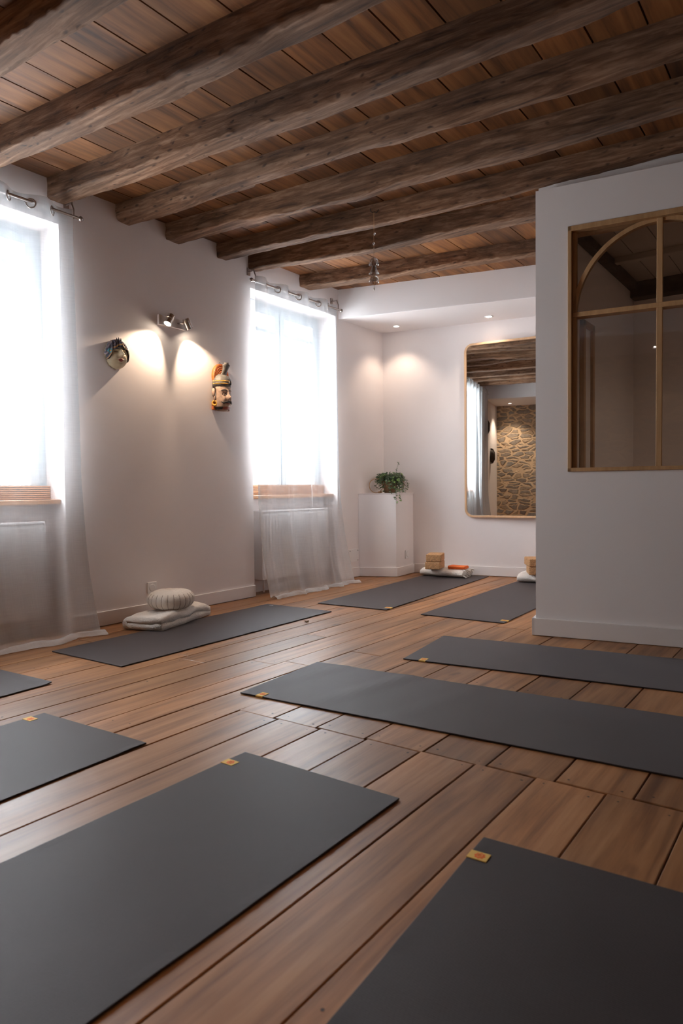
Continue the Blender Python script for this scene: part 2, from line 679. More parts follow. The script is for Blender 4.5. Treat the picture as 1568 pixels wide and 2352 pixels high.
def plank(x0, x1, y0, y1, z0=0.0, t=0.014, down=False, skew=0.0):
    if x1 - x0 < .02 or y1 - y0 < .02:
        return
    g = 0.0014 + 0.0011 * rnd.random()
    mb.att = 0.02 + 0.96 * rnd.random()
    mb.cur = 0
    dz = rnd.uniform(-.0012, .0006)
    x0, x1, y0, y1 = x0 + g, x1 - g, y0 + g * .6, y1 - g * .6
    e = 0.0022
    if down:
        mb.box((x0 + .003, y0, z0 + dz), (x1 - .003, y1, z0 + t))
        return
    zt = z0 + dz
    s = skew
    vs = [(x0 + s * y0, y0, zt - t), (x1 + s * y0, y0, zt - t), (x1 + s * y1, y1, zt - t), (x0 + s * y1, y1, zt - t),
          (x0 + s * y0, y0, zt - e), (x1 + s * y0, y0, zt - e), (x1 + s * y1, y1, zt - e), (x0 + s * y1, y1, zt - e),
          (x0 + e + s * y0, y0 + e, zt), (x1 - e + s * y0, y0 + e, zt), (x1 - e + s * y1, y1 - e, zt), (x0 + e + s * y1, y1 - e, zt)]
    mb.add(vs, [(0, 1, 5, 4), (1, 2, 6, 5), (2, 3, 7, 6), (3, 0, 4, 7), (4, 5, 9, 8), (5, 6, 10, 9), (6, 7, 11, 10), (7, 4, 8, 11), (8, 9, 10, 11)])
    # nails near the board ends
    mb.cur = 2
    for yy in (y0 + .035, y1 - .035, (y0 + y1) / 2 + rnd.uniform(-.2, .2)):
        for xx in (x0 + .035, x1 - .035):
            if rnd.random() < .85 and x1 - x0 > .12:
                q = rnd.uniform(.0028, .005)
                cx, cy = xx + s * yy + rnd.uniform(-.008, .008), yy + rnd.uniform(-.01, .01)
                mb.add([(cx + q * math.cos(k * PI / 4), cy + q * math.sin(k * PI / 4), zt + .0004) for k in range(8)], [tuple(range(8))])
    mb.cur = 0


near = [-1.965, -1.765, -1.563, -1.36, -1.146, -.947, -.748, -.54, -.325]
while near[-1] < XR:
    near.append(near[-1] + .212)
mid = [-1.975, -1.79, -1.585, -1.370, -1.137, -.913, -.692, -.467]
while mid[-1] < XR:
    mid.append(mid[-1] + .225)
left = [-4.15, -3.93, -3.72, -3.49, -3.27, -3.06, -2.85, -2.66, -2.50, -2.33, -2.17, -1.97]
for i in range(len(near) - 1):
    yj = 1.975 + 0.045 * ((near[i] + near[i + 1]) / 2 + 1.975)
    plank(near[i], near[i + 1], -.75 if i % 3 else -.2, yj)
    plank(near[i], near[i + 1], -1.2, -.75 if i % 3 else -.2)
for i in range(len(mid) - 1):
    yj = 1.977 + 0.045 * ((mid[i] + mid[i + 1]) / 2 + 1.975)
    ye = 3.62 + (.55 if i % 2 else 0) + rnd.uniform(-.05, .05)
    plank(mid[i], mid[i + 1], yj, ye)
    plank(mid[i], mid[i + 1], ye, 7.2)
for i in range(len(left) - 1):
    cuts = [-1.2, rnd.uniform(.1, 1.3), rnd.uniform(2.1, 3.4), rnd.uniform(4.4, 5.6), 7.2]
    for a, b in zip(cuts, cuts[1:]):
        plank(left[i] - .0, left[i + 1] - .0, a, b)
struct(mb.build('floor', [M_floor, M_dark, M_nail]))

# ceiling boards
mb = MB()
mb.cur = 1
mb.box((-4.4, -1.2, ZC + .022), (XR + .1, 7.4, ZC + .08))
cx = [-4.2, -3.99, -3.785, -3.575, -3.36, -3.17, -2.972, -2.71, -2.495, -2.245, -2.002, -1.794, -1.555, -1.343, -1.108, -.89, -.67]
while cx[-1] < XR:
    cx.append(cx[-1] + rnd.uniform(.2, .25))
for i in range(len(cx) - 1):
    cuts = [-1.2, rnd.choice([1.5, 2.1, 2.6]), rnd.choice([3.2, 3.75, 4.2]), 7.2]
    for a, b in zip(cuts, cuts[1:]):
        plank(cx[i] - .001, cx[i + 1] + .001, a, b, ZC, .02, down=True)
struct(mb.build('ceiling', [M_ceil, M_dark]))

# back wall (slightly skewed), angle 11 degrees
BA = 11.0
bx0, by0 = XW - .2, 6.20 - .2 * math.tan(R(BA))


def back_y(x, off=0.0):
    return 6.20 + (x - XW) * math.tan(R(BA)) - off / math.cos(R(BA))


mb = MB()
mb.prism([(-4.3, back_y(-4.3)), (-1.40, back_y(-1.40)), (-1.40, back_y(-1.40) + .2), (-4.3, back_y(-4.3) + .2)], -.02, 2.95)
struct(mb.build('wall_back', M_wall))

# lowered plaster ceiling along the back wall, face runs at 14 degrees


def soff_y(x):
    return 5.405 + (x - XW) * math.tan(R(14.2))


ZS = 2.545
mb = MB()
mb.prism([(-4.0, soff_y(-4.0)), (-1.38, soff_y(-1.38)), (-1.38, back_y(-1.38) + .1), (-4.0, back_y(-4.0) + .1)], ZS, 2.90)
struct(mb.build('trim_1', M_paint, bevel=.006))
mb = MB()
mb.prism([(-4.0, -1.1), (XR, -1.1), (XR, .25), (-4.0, .25)], ZS, 2.90)
struct(mb.build('trim_2', M_paint, bevel=.006))
mb = MB()
mb.box((-4.2, YS - .2, -.02), (XR + .1, YS, 2.95))
struct(mb.build('wall_behind', M_stone))
mb = MB()
mb.box((XR, YS - .2, -.02), (XR + .2, 7.4, 2.95))
struct(mb.build('wall_right', M_stone))  # stone finish on this unseen wall is added to darken the right side

# partition wall with glazed opening
PA = 9.0
PX, PY = -1.478, 4.012
ct, sn = math.cos(R(PA)), math.sin(R(PA))
MP = Matrix(((ct, -sn, 0, PX), (sn, ct, 0, PY), (0, 0, 1, 0), (0, 0, 0, 1)))   # local x along the wall, y into it
PT = 0.11
WL, WR_, WB, WT = 0.185, 1.155, 0.984, 2.405
mb = MB()
ZP = 2.648
mb.box((0, 0, 0), (WL, PT, ZP), MP)
mb.box((WR_, 0, 0), (5.2, PT, ZP), MP)
mb.box((WL, 0, 0), (WR_, PT, WB), MP)
mb.box((WL, 0, WT), (WR_, PT, ZP), MP)
mb.box((0, PT, 0), (0.11, 3.0, 2.826), Matrix.Translation((PX, PY, 0)))
mb.box((0, PT - .02, 2.50), (5.2, PT + .07, 2.826), MP)
struct(mb.build('wall_partition', M_paint))

# room behind the partition
mb = MB()
mb.box((PX + .1, 5.93, 0), (XR, 6.05, 2.826))
struct(mb.build('wall_inner_back', M_wall))
mb = MB()
mb.att = .3
for k in range(26):
    mb.att = rnd.random()
    mb.box((PX + .11 + k * .19, PY + PT + .02 + (.11 + (k + 1) * .19) * math.tan(R(PA)), 2.512), (PX + .11 + k * .19 + .184, 5.94, 2.53))
M_wplank = simple('whitewashed_boards', (0.50, 0.44, 0.39), 0.7, var=0.12, vscale=3, stretch=(1, .1, 1))
M_darkbeam = simple('dark_stained_beam', (0.045, 0.028, 0.02), 0.7, bump=.5, bscale=20, var=.4, vscale=8)
struct(mb.build('ceiling_inner', [M_wplank]))
mb = MB()
mb.box((PX + .11, 5.80, 2.39), (XR, 5.94, 2.515))
o = mb.build('dark_ceiling_beam', M_darkbeam, bevel=.01)
tag(o, 'dark stained beam across the far end of the room behind the glazed partition', 'beam')
mb = MB()
mb.box((PX + .112, 4.2, 2.44), (PX + .17, 5.80, 2.505))
o = mb.build('dark_ceiling_beam', M_darkbeam, bevel=.006)
tag(o, 'thin dark timber along the side wall seen through the glazed partition', 'beam')
mb = MB()
mb.box((PX + .17, 5.1, 2.47), (XR, 5.16, 2.515))
o = mb.build('whitewashed_joist', M_wplank, bevel=.006)
tag(o, 'pale whitewashed joist on the ceiling behind the glazed partition', 'beam')
o = empty('door_1', (PX + .11, 4.50, 0))
struct(o)
mb = MB()
mb.box((0, 0, 0), (.03, .04, 1.97))
mb.box((0, .20, 0), (.03, .24, 1.97))
mb.box((0, 0, 1.93), (.03, .24, 1.97))
mb.build('door_frame', M_oak, o, bevel=.003)
mb = MB()
mb.box((0, .04, 0), (.012, .20, 1.93))
mb.build('door_leaf', M_paint, o)

# baseboards
mb = MB()
for a, b in ((YS, WIN[0][0]), (WIN[0][1], WIN[1][0]), (WIN[1][1], 5.71)):
    mb.box((XW, a, .004), (XW + .016, b, .098))
struct(mb.build('baseboard_left', M_trim, bevel=.003))
mb = MB()
t = .016
mb.prism([(-3.62, back_y(-3.62, t)), (-1.5, back_y(-1.5, t)), (-1.5, back_y(-1.5)), (-3.62, back_y(-3.62))], .004, .098)
struct(mb.build('baseboard_back', M_trim, bevel=.003))
mb = MB()
mb.box((-.02, -.02, .002), (5.2, 0, .105), MP)
mb.box((-.02, -.02, .002), (0, .3, .105), MP)
struct(mb.build('baseboard_partition', M_trim, bevel=.003))

# corner plinth
mb = MB()
PL = [(-3.957, 5.715), (-3.603, 5.872), (-3.632, back_y(-3.632)), (-3.957, back_y(-3.957))]
mb.prism(PL, 0, .838)
mb2 = MB()
d = .014
mb2.prism([(-3.955, 5.70), (-3.588, 5.862), (-3.618, back_y(-3.618)), (-3.955, back_y(-3.955))], .003, .095)
o = empty('corner_plinth', (-3.8, 6.0, 0), 0, 'white boxed plinth in the far corner carrying the ivy pot', 'plinth')
for q, nm, mm in ((mb, 'body', M_paint), (mb2, 'skirting', M_trim)):
    ob = q.build(nm, mm, o, bevel=.004)
    ob.matrix_parent_inverse = Matrix.Translation((3.8, -6.0, 0))
mb3 = MB()
mb3.prism([(-3.957, 5.708), (-3.598, 5.867), (-3.626, back_y(-3.626)), (-3.957, back_y(-3.957))], .838, .846)
ob = mb3.build('top', M_paint, o)
ob.matrix_parent_inverse = Matrix.Translation((3.8, -6.0, 0))

# ------------------------------------------------------------------ windows in the left wall
GX = -4.2
for wi, (a, b) in enumerate(WIN):
    o = struct(empty('window_%d' % (wi + 1), (GX, (a + b) / 2, .83)))
    w = (b - a) / 2
    mb = MB()
    H = 1.735
    mb.box((-.035, -w, 0), (.035, -w + .05, H))
    mb.box((-.035, w - .05, 0), (.035, w, H))
    mb.box((-.034, -w + .05, H - .05), (.034, w - .05, H))
    mb.box((-.034, -w + .05, 0), (.034, w - .05, .045))
    mb.build('window_frame', M_pvc, o, bevel=.004)
    for s in (-1, 1):
        lo, hi = (-w + .05, -.005) if s < 0 else (.005, w - .05)
        mb = MB()
        f = .062
        z0, z1 = .045, H - .05
        mb.box((-.02, lo, z0), (.045, lo + f, z1))
        mb.box((-.02, hi - f, z0), (.045, hi, z1))
        mb.box((-.019, lo + f, z0), (.044, hi - f, z0 + .07))
        mb.box((-.019, lo + f, z1 - .06), (.044, hi - f, z1))
        mb.box((-.019, lo + f, 1.465), (.044, hi - f, 1.50))
        c_ = mb.build('casement', M_pvc, o, bevel=.004)
        mb = MB()
        mb.box((-.004, lo + f, z0 + .07), (.004, hi - f, z1 - .06))
        mb.build('pane', M_glass, c_)
    mb = MB()
    mb.box((.03, -w + .002, -.012), (.20, w - .002, .018))
    mb.build('window_sill', M_slat, o, bevel=.004)
    mb = MB()
    for k in range(7):
        mb.box((.05, -w + .004, .022 + k * .0125), (.085, w - .004, .031 + k * .0125))
    mb.build('slatted_strip', M_slat, o, bevel=.001)

    # radiator in the niche
    rad = empty('radiator', (-4.03, (a + b) / 2, .12), 0,
                ['white panel radiator under the nearer window, half hidden by the curtain', 'white panel radiator under the far window beside the plinth'][wi], 'radiator', 'radiators under the windows')
    mb = MB()
    mb.box((-.05, -.46, 0), (-.035, .46, .58))
    mb.box((.03, -.46, 0), (.045, .46, .58))
    for k in range(23):
        y = -.45 + k * .04
        mb.box((.045, y, .02), (.050, y + .022, .56))
    mb.build('panel', M_white_metal, rad, bevel=.003)
    mb = MB()
    mb.box((-.055, -.465, .58), (.052, .465, .595))
    mb.box((-.055, -.468, .0), (.052, -.46, .59))
    mb.box((-.055, .46, .0), (.052, .468, .59))
    mb.build('casing', M_white_metal, rad, bevel=.003)
    for yy in (.40, -.40):
        mb = MB()
        mb.tube([(0, yy, .02), (0, yy, -.115)], .009)
        mb.build('pipe', M_white_metal, rad, smooth=True)

# ------------------------------------------------------------------ partition glazing (oak, arched)
o = struct(empty('window_3', (PX, PY, 0), R(PA)))
fw = .05
mb = MB()
y0, y1 = -.014, PT + .01
mb.box((WL, y0, WB), (WL + .022, y1, WT))
mb.box((WR_ - .022, y0, WB), (WR_, y1, WT))
mb.box((WL, y0, WT - .03), (WR_, y1, WT))
mb.box((WL, y0, WB), (WR_, y1, WB + .022))
mb.build('casing', M_oak, o, bevel=.003)
mb = MB()
ya, yb = .02, .06
mb.box((WL + .022, ya, WB + .02), (WL + .046, yb, WT - .03))
mb.box((WR_ - .046, ya, WB + .02), (WR_ - .022, yb, WT - .03))
MC = (WL + WR_) / 2
mb.box((MC - .016, ya - .008, WB + .02), (MC + .016, yb, WT - .03))
mb.build('mullion', M_oak, o, bevel=.003)
mb = MB()
ZT = 1.895
mb.box((WL + .022, ya - .014, ZT - .012), (WR_ - .022, yb + .02, ZT + .016))
mb.build('transom', M_oak, o, bevel=.003)
for s in (-1, 1):
    mb = MB()
    n = 28
    rx, rz = MC - WL - .046, WT - .045 - ZT
    rs = []
    for i in range(n + 1):
        t_ = PI / 2 * i / n
        c, s_ = math.cos(t_), math.sin(t_)
        X0, Z0 = MC + s * c * rx, ZT + s_ * rz
        X1, Z1 = MC + s * c * (rx + .024), ZT + s_ * (rz + .024)
        rs.append([(X0, ya, Z0), (X1, ya, Z1), (X1, yb, Z1), (X0, yb, Z0)])
    mb.rings(rs)
    mb.build('arch_bar', M_oak, o, recalc=True)
mb = MB()
mb.box((WL + .02, .038, WB + .02), (WR_ - .02, .042, WT - .03))
mb.build('pane', M_glass, o)

# ------------------------------------------------------------------ exposed ceiling beams
BE = {
    0: dict(m=.05, c=1.61, z=[(-4, 2.70), (4, 2.70)], w=[(-4, .13), (4, .13)]),
    1: dict(m=math.tan(R(4.52)), c=2.194, z=[(-3.6, 2.691), (-2.88, 2.685), (-2.38, 2.683), (-2.08, 2.669), (-1.8, 2.691), (-1.5, 2.692)], w=[(-3.79, .115), (-3.1, .132), (-2.7, .141), (-2.5, .152), (-2.2, .122), (-2.05, .105), (-1.75, .135), (-1.35, .112)]),
    2: dict(m=math.tan(R(4.93)), c=2.730, z=[(-3.96, 2.700), (-2.99, 2.691), (-2.38, 2.69), (-2, 2.679), (-1.6, 2.681), (-1.3, 2.686), (-.8, 2.702)], w=[(-3.95, .124), (-3.3, .135), (-2.7, .126), (-2.36, .139), (-1.9, .118), (-1.24, .115), (-.85, .138), (-.63, .103)]),
    3: dict(m=math.tan(R(4.39)), c=3.185, z=[(-3.94, 2.715), (-3.5, 2.705), (-2.95, 2.735), (-2.4, 2.712), (-2.1, 2.712), (-1.8, 2.691), (-1.47, 2.675), (-.5, 2.672)], w=[(-3.95, .10), (-3.3, .095), (-2.9, .13), (-2.4, .09), (-1.97, .089), (-1.43, .06), (-.9, .075), (-.5, .06)]),
    4: dict(m=math.tan(R(5.33)), c=3.671, z=[(-3.98, 2.712), (-3.4, 2.715), (-3.1, 2.695), (-2.87, 2.675), (-2.4, 2.663), (-2.14, 2.681), (-1.37, 2.688), (-.6, 2.69)], w=[(-3.98, .13), (-3.4, .138), (-2.95, .07), (-2.7, .045), (-2.33, .08), (-1.8, .103), (-1.44, .129), (-.63, .09)]),
    5: dict(m=math.tan(R(5.54)), c=4.187, z=[(-4, 2.715), (-3.7, 2.72), (-3.1, 2.709), (-2.56, 2.689), (-1.7, 2.684), (-1.3, 2.709), (-.7, 2.722)], w=[(-4, .106), (-3.8, .12), (-3.16, .095), (-2.3, .074), (-1.65, .055), (-1.1, .091), (-.7, .086)]),
    6: dict(m=math.tan(R(7.65)), c=4.687, z=[(-4, 2.712), (-3.8, 2.71), (-3.3, 2.687), (-2.9, 2.68), (-2.3, 2.697), (-1.6, 2.695)], w=[(-4, .10), (-3.2, .091), (-2.7, .102), (-2.4, .14), (-1.7, .132)]),
    7: dict(m=math.tan(R(11.77)), c=5.642, z=[(-4, 2.722), (-3.5, 2.713), (-3.2, 2.707), (-2.8, 2.72), (-1.9, 2.711)], w=[(-4, .16), (-3.5, .14), (-3.1, .10), (-2.8, .132), (-2, .10)]),
    8: dict(m=.03, c=1.02, z=[(-4, 2.70), (4, 2.70)], w=[(-4, .13), (4, .12)]),
}
BL = {8: 'exposed beam nearest the stone wall, above the edge of the view', 0: 'weathered beam cut by the top left corner of the picture, with a long split',
      1: 'wide pitted ceiling beam in front of the nearer curtain', 2: 'squared ceiling beam ending above the end of the nearer curtain rod',
      3: 'crooked rounded ceiling beam between the squared ones, with a long crack', 4: 'worm eaten ceiling beam above the wall spotlight',
      5: 'ceiling beam that carries the hooked glass chime and passes over the partition', 6: 'dark ended ceiling beam just above the far curtain rod bracket',
      7: 'last ceiling beam, skewed, closest to the plaster soffit'}


def lerp(tab, x):
    if x <= tab[0][0]:
        return tab[0][1]
    for (a, p), (b, q) in zip(tab, tab[1:]):
        if x <= b:
            t_ = (x - a) / (b - a)
            t_ = t_ * t_ * (3 - 2 * t_)
            return p + (q - p) * t_
    return tab[-1][1]


for k, B in BE.items():
    x0, x1 = XW - .002, (XR if k not in (6, 7) else PX + .001)
    n = int((x1 - x0) / .03)
    rs = []
    rad_ = .045 if k == 3 else .012
    for i in range(n + 1):
        x = x0 + (x1 - x0) * i / n
        yb_ = B['m'] * x + B['c']
        zb = lerp(B['z'], x)
        w = lerp(B['w'], x)
        if k == 3 and x < -2.9:
            w += .02
        pts = []
        zt = ZC + .004
        e = max(.006, rad_ * (1 + .8 * noise.noise(Vector((x * 3, k * 7, 0)))))
        e2 = .012 + .01 * noise.noise(Vector((x * 4, k * 9, 5)))
        prof = []
        for j in range(7):
            prof.append((0, zt + (zb + e - zt) * j / 6))
        for j in (1, 2, 3):
            a_ = PI / 2 * j / 4
            prof.append((e * (1 - math.cos(a_)), zb + e * (1 - math.sin(a_))))
        for j in range(6):
            prof.append((e + (w - e - e2) * j / 5, zb))
        for j in (1, 2, 3):
            a_ = PI / 2 * j / 4
            prof.append((w - e2 + e2 * math.sin(a_), zb + e2 * (1 - math.cos(a_))))
        for j in range(5):
            prof.append((w, zb + e2 + (zt - zb - e2) * j / 4))
        ring = []
        for (dy, z) in prof:
            q = Vector((x * 2.2, (yb_ + dy) * 14, z * 14 + k * 11))
            nn = noise.noise(q) * .006 + noise.noise(Vector((x * 9, dy * 40, z * 40 + k))) * .0036
            edge = max(0, 1 - (abs(z - zb) + min(abs(dy), abs(w - dy))) / .02)
            nn2 = noise.noise(Vector((x * 22, dy * 30, z * 30 + 3 * k))) * .0038 * (1 + 2 * edge)
            ey = -1 if dy < w * .3 else (1 if dy > w * .7 else 0)
            fz = 0 if z > ZC - .02 else 1
            ring.append((x, yb_ + dy + (nn + nn2) * ey * fz, z + (nn * .8 + nn2) * (1 if z < zb + .03 else 0)))
        rs.append(ring)
    mb = MB()
    mb.att = .1 + .09 * k
    mb.rings(rs)
    o = mb.build('ceiling_beam', M_beam, smooth=True, recalc=True, angle=50)
    tag(o, BL[k], 'beam', 'exposed ceiling beams')

# ------------------------------------------------------------------ yoga mats
def yoga_mat(corner, ang, L, label, refc, w=.612, t=.0055, logo=None, ripple=0.0, seed=0, curl=0.0, small=False):
    """corner refc: 0 near-left origin; local x = across (w), local y = along (L)"""
    a = R(ang)
    lx, ly = math.cos(a), math.sin(a)      # along direction
    wx, wy = ly, -lx                       # across direction
    off = {0: (0, 0), 1: (w, 0), 2: (w, L), 3: (0, L)}[refc]
    ox = corner[0] - wx * off[0] - lx * off[1]
    oy = corner[1] - wy * off[0] - ly * off[1]
    root = empty('yoga_mat', (ox, oy, 0.0012), a - PI / 2, label, 'yoga mat', 'grey yoga mats laid out on the floor')
    nu, nv = 20, 60

    def h(u, v):
        z = ripple * max(0, math.sin((v * L) * 17 + 3 * u + seed)) ** 2 * (0.3 + .7 * (1 - u)) * math.exp(-((v - .25) / .25) ** 2)
        z += .0012 * max(0, noise.noise(Vector((u * 2, v * 5, seed))))
        e = min(u, 1 - u) * w
        z += .0025 * max(0, 1 - e / .03) * max(0, noise.noise(Vector((u * 3, v * 14, seed + 5))))
        if curl:
            z += curl * max(0, (v * L - L + .06) / .06) ** 2 * (.4 + .6 * u)
        return z

    def xy(u, v):
        jx = .0016 * noise.noise(Vector((0, v * 9, seed + 1)))
        return u * w + jx, v * L
    top = [[(*xy(i / nu, j / nv), h(i / nu, j / nv) + t) for i in range(nu + 1)] for j in range(nv + 1)]
    mb = MB()
    b = 0
    W_ = nu + 1
    for row in top:
        mb.v += row
    for row in top:
        mb.v += [(p[0], p[1], p[2] - t) for p in row]
    n1 = (nv + 1) * W_
    for j in range(nv):
        for i in range(nu):
            q = j * W_ + i
            mb.face([q, q + 1, q + W_ + 1, q + W_])
            mb.face([n1 + q + W_, n1 + q + W_ + 1, n1 + q + 1, n1 + q])
    edge = [i for i in range(W_)] + [j * W_ + nu for j in range(1, nv + 1)] + [nv * W_ + i for i in range(nu - 1, -1, -1)] + [j * W_ for j in range(nv - 1, 0, -1)]
    for p, q in zip(edge, edge[1:] + edge[:1]):
        mb.face([q, p, n1 + p, n1 + q])
    mb.build('mat_sheet', M_mat, root, bevel=.0015)
    if logo:
        kind, u, v, side = logo                     # side: 0 = wrapped over the x=0 edge, 1 = over x=w, 'in' = printed
        sx, sy = .050, .036
        if kind == 'tag':
            x0_ = -.0015 if side == 0 else w - sx + .0015
            yy = v - sy / 2
            zt = t + h(u, v / L) + .0006
            mb = MB()
            mb.box((x0_, yy, t * .2 if 0 else .0008), (x0_ + sx, yy + sy, zt + .0008))
            tg = mb.build('label_tag', M_yellow, root, bevel=.0004)
            mb = MB()
            cx_, cy_ = x0_ + (sx * .56 if side == 0 else sx * .44), yy + sy / 2
            n = 40
            pts = [(cx_ + (.0125 + .0018 * math.cos(8 * 2 * PI * i / n)) * math.cos(2 * PI * i / n), cy_ + (.0125 + .0018 * math.cos(8 * 2 * PI * i / n)) * math.sin(2 * PI * i / n)) for i in range(n)]
            mb.prism(pts, zt + .0006, zt + .0012)
            em = mb.build('emblem', M_redor, tg)
            mb = MB()
            mb.torus((cx_, cy_, zt + .0012), (0, 0, 1), .0062, .0009, 20, 6)
            mb.build('emblem_ring', M_yellow, tg)
            tg['label'] = 'small yellow cloth tag wrapped over the mat edge'
        else:
            mb = MB()
            zt = t + h(u, v / L)
            for k in range(5):
                mb.box((u * w + k * .008, v, zt + .0002), (u * w + k * .008 + .005, v + .008 + .003 * (k % 2), zt + .0007))
            mb.build('printed_mark', M_print, root)
    return root


yoga_mat((-2.942, 2.119), 91.2, 1.83, 'grey yoga mat beside the window wall, with a blanket and round cushion on it', 1, logo=('print', .10, 1.775, 0), seed=1)
yoga_mat((-3.289, 4.178), 93.8, 2.13, 'grey yoga mat ending at the corner plinth, cork blocks at its head', 0, logo=('tag', 1, .075, 1), seed=2)
yoga_mat((-2.381, 4.198), 92.0, 1.95, 'grey yoga mat partly hidden behind the partition, pointing at the mirror', 0, logo=('tag', 1, .075, 1), seed=3)
yoga_mat((-1.626, 1.657), 90.2, 1.83, 'large grey yoga mat in the left foreground running out of the bottom of the picture', 3, logo=('tag', 0, 1.83 - .095, 0), seed=4)
yoga_mat((-2.167, 2.747), 4.3, 1.83, 'rippled grey yoga mat crossing the middle of the floor to the right edge', 0, logo=('tag', 1, .105, 1), ripple=.0045, seed=5)
yoga_mat((-1.917, 3.657), 7.6, 1.83, 'grey yoga mat lying across in front of the partition baseboard', 0, logo=('tag', 1, .105, 1), seed=6)
yoga_mat((-.724, 1.594), 93.4, 1.83, 'dark grey yoga mat in the bottom right corner of the picture', 3, logo=('tag', 0, 1.83 - .095, 0), seed=7)
yoga_mat((-2.586, 1.492), 92.6, 1.83, 'grey yoga mat cut by the left edge, third from the window wall', 3, logo=('tag', 0, 1.83 - .075, 0), seed=8)
yoga_mat((-2.962, 1.752), 92.8, 1.83, 'grey yoga mat showing only one corner at the left edge, below the curtain hem', 2, seed=9, curl=.006)

# ------------------------------------------------------------------ curtains
def curtain(idx, y0, y1, zr, X, nwave, flare, label, rodlab, rod, phase=0.0, edge_dir=0):
    root = empty('sheer_curtain', (X, (y0 + y1) / 2, 0), 0, label, 'curtain', 'sheer white eyelet curtains')
    ym = (y0 + y1) / 2
    cols, rows = 220, 96

    def P(u, v):
        # v 0 top .. 1 bottom hem; last 7% lies on the floor
        hang = .93
        vv = min(v / hang, 1)
        z = (zr + .048) * (1 - vv) + .004
        A = .036 * (1 - .45 * min(1, vv * 1.6))
        x = A * math.sin(PI * nwave * u + phase)
        sp = noise.noise(Vector((u * 5.5, vv * .9, idx * 5))) * .065 * vv + noise.noise(Vector((u * 15, vv * 1.3, idx * 3))) * .04 * vv
        low = max(0, (vv - .62) / .38)
        sp += noise.noise(Vector((u * 9 + idx, vv * 3, 2))) * .03 * low
        x += sp
        fl = flare * (low ** 2.2)
        x += fl
        y = y0 + (y1 - y0) * u + .018 * noise.noise(Vector((u * 3, vv * 2, idx))) * vv
        y += (u - .5) * .02 * vv * edge_dir
        y += .05 * low * (u > .97) * (u - .97) / .03
        if v > hang:
            q = (v - hang) / (1 - hang)
            x += .075 * q * (1 + 1.1 * noise.noise(Vector((u * 8, 1, idx)))) 
            y += .02 * q * noise.noise(Vector((u * 13, q, idx)))
            z = .005 + .024 * math.sin(q * PI) * (1 + .8 * noise.noise(Vector((u * 14, q * 2, idx)))) + .006 * abs(noise.noise(Vector((u * 40, q * 3, idx))))
        else:
            z += .012 * low * max(0, noise.noise(Vector((u * 20, 0, idx))))
        return Vector((max(x, -.055), y - ym, z))
    mb = MB()
    mb.grid(P, cols, rows)
    mb.build('fabric', M_sheer, root, smooth=True)
    mb = MB()
    mb.grid(lambda u, v: P(u, v * .035) + Vector((.0025, 0, 0)), cols, 6)
    mb.build('header_band', M_sheer, root, smooth=True)
    mb = MB()
    mb.grid(lambda u, v: P(u * .008, v) + Vector((.002, 0, 0)), 3, rows)
    mb.build('side_hem', M_sheer, root, smooth=True)
    mb = MB()
    mb.grid(lambda u, v: P(1 - u * .010, v) + Vector((.002, 0, 0)), 3, rows)
    mb.build('side_hem', M_sheer, root, smooth=True)
    n = nwave
    for k in range(int(n) + 1):
        u = (k - phase / PI) / n
        if not 0.01 < u < .99:
            continue
        e = .004
        a_, b_ = P(u - e, .018), P(u + e, .018)
        tdir = (b_ - a_)
        nrm = Vector((tdir.y, -tdir.x, 0))
        mb = MB()
        c_ = P(u, 0)
        mb.torus((c_.x, c_.y, zr), nrm, .026, .0045)
        mb.build('eyelet_ring', M_metal, root, smooth=True)
    # rod
    ra, rb = rod
    ro = empty('curtain_rod', (X, (ra + rb) / 2, zr), 0, rodlab, 'curtain rod', 'metal curtain rods')
    h = (rb - ra) / 2
    mb = MB()
    mb.tube([(0, -h, .010), (0, h, .010)], .0085, 12)
    mb.build('pole', M_metal, ro, smooth=True, angle=40)
    for s in (-1, 1):
        mb = MB()
        mb.tube([(0, s * h, .010), (0, s * (h + .008), .010), (0, s * (h + .016), .010), (0, s * (h + .03), .010)], .01, 12, rr=[.0085, .016, .017, .006])
        mb.build('finial', M_metal, ro, smooth=True)
        mb = MB()
        yb_ = s * (h - .035)
        mb.tube([(0, yb_, -.003), (0, yb_, .055), (-.02, yb_, .10)], .005, 8)
        mb.tube([(XW - X + .002, yb_, .10), (-.015, yb_, .10)], .006, 8)
        mb.box((XW - X + .001, yb_ - .018, .07), (XW - X + .006, yb_ + .018, .13))
        mb.build('bracket', M_metal, ro, smooth=True, angle=40)


curtain(0, .62, 2.505, 2.60, -3.875, 14, .12, 'tall sheer curtain cut by the left edge of the picture, over the nearer window', 'metal curtain rod above the nearer window, cut by the left edge', (.50, 2.55), phase=0)
curtain(1, 4.145, 5.265, 2.59, -3.875, 8, .13, 'sheer white curtain over the far window beside the plinth, hem trailing on boards', 'metal curtain rod of the far window, next to the soffit', (4.12, 5.33), phase=0)

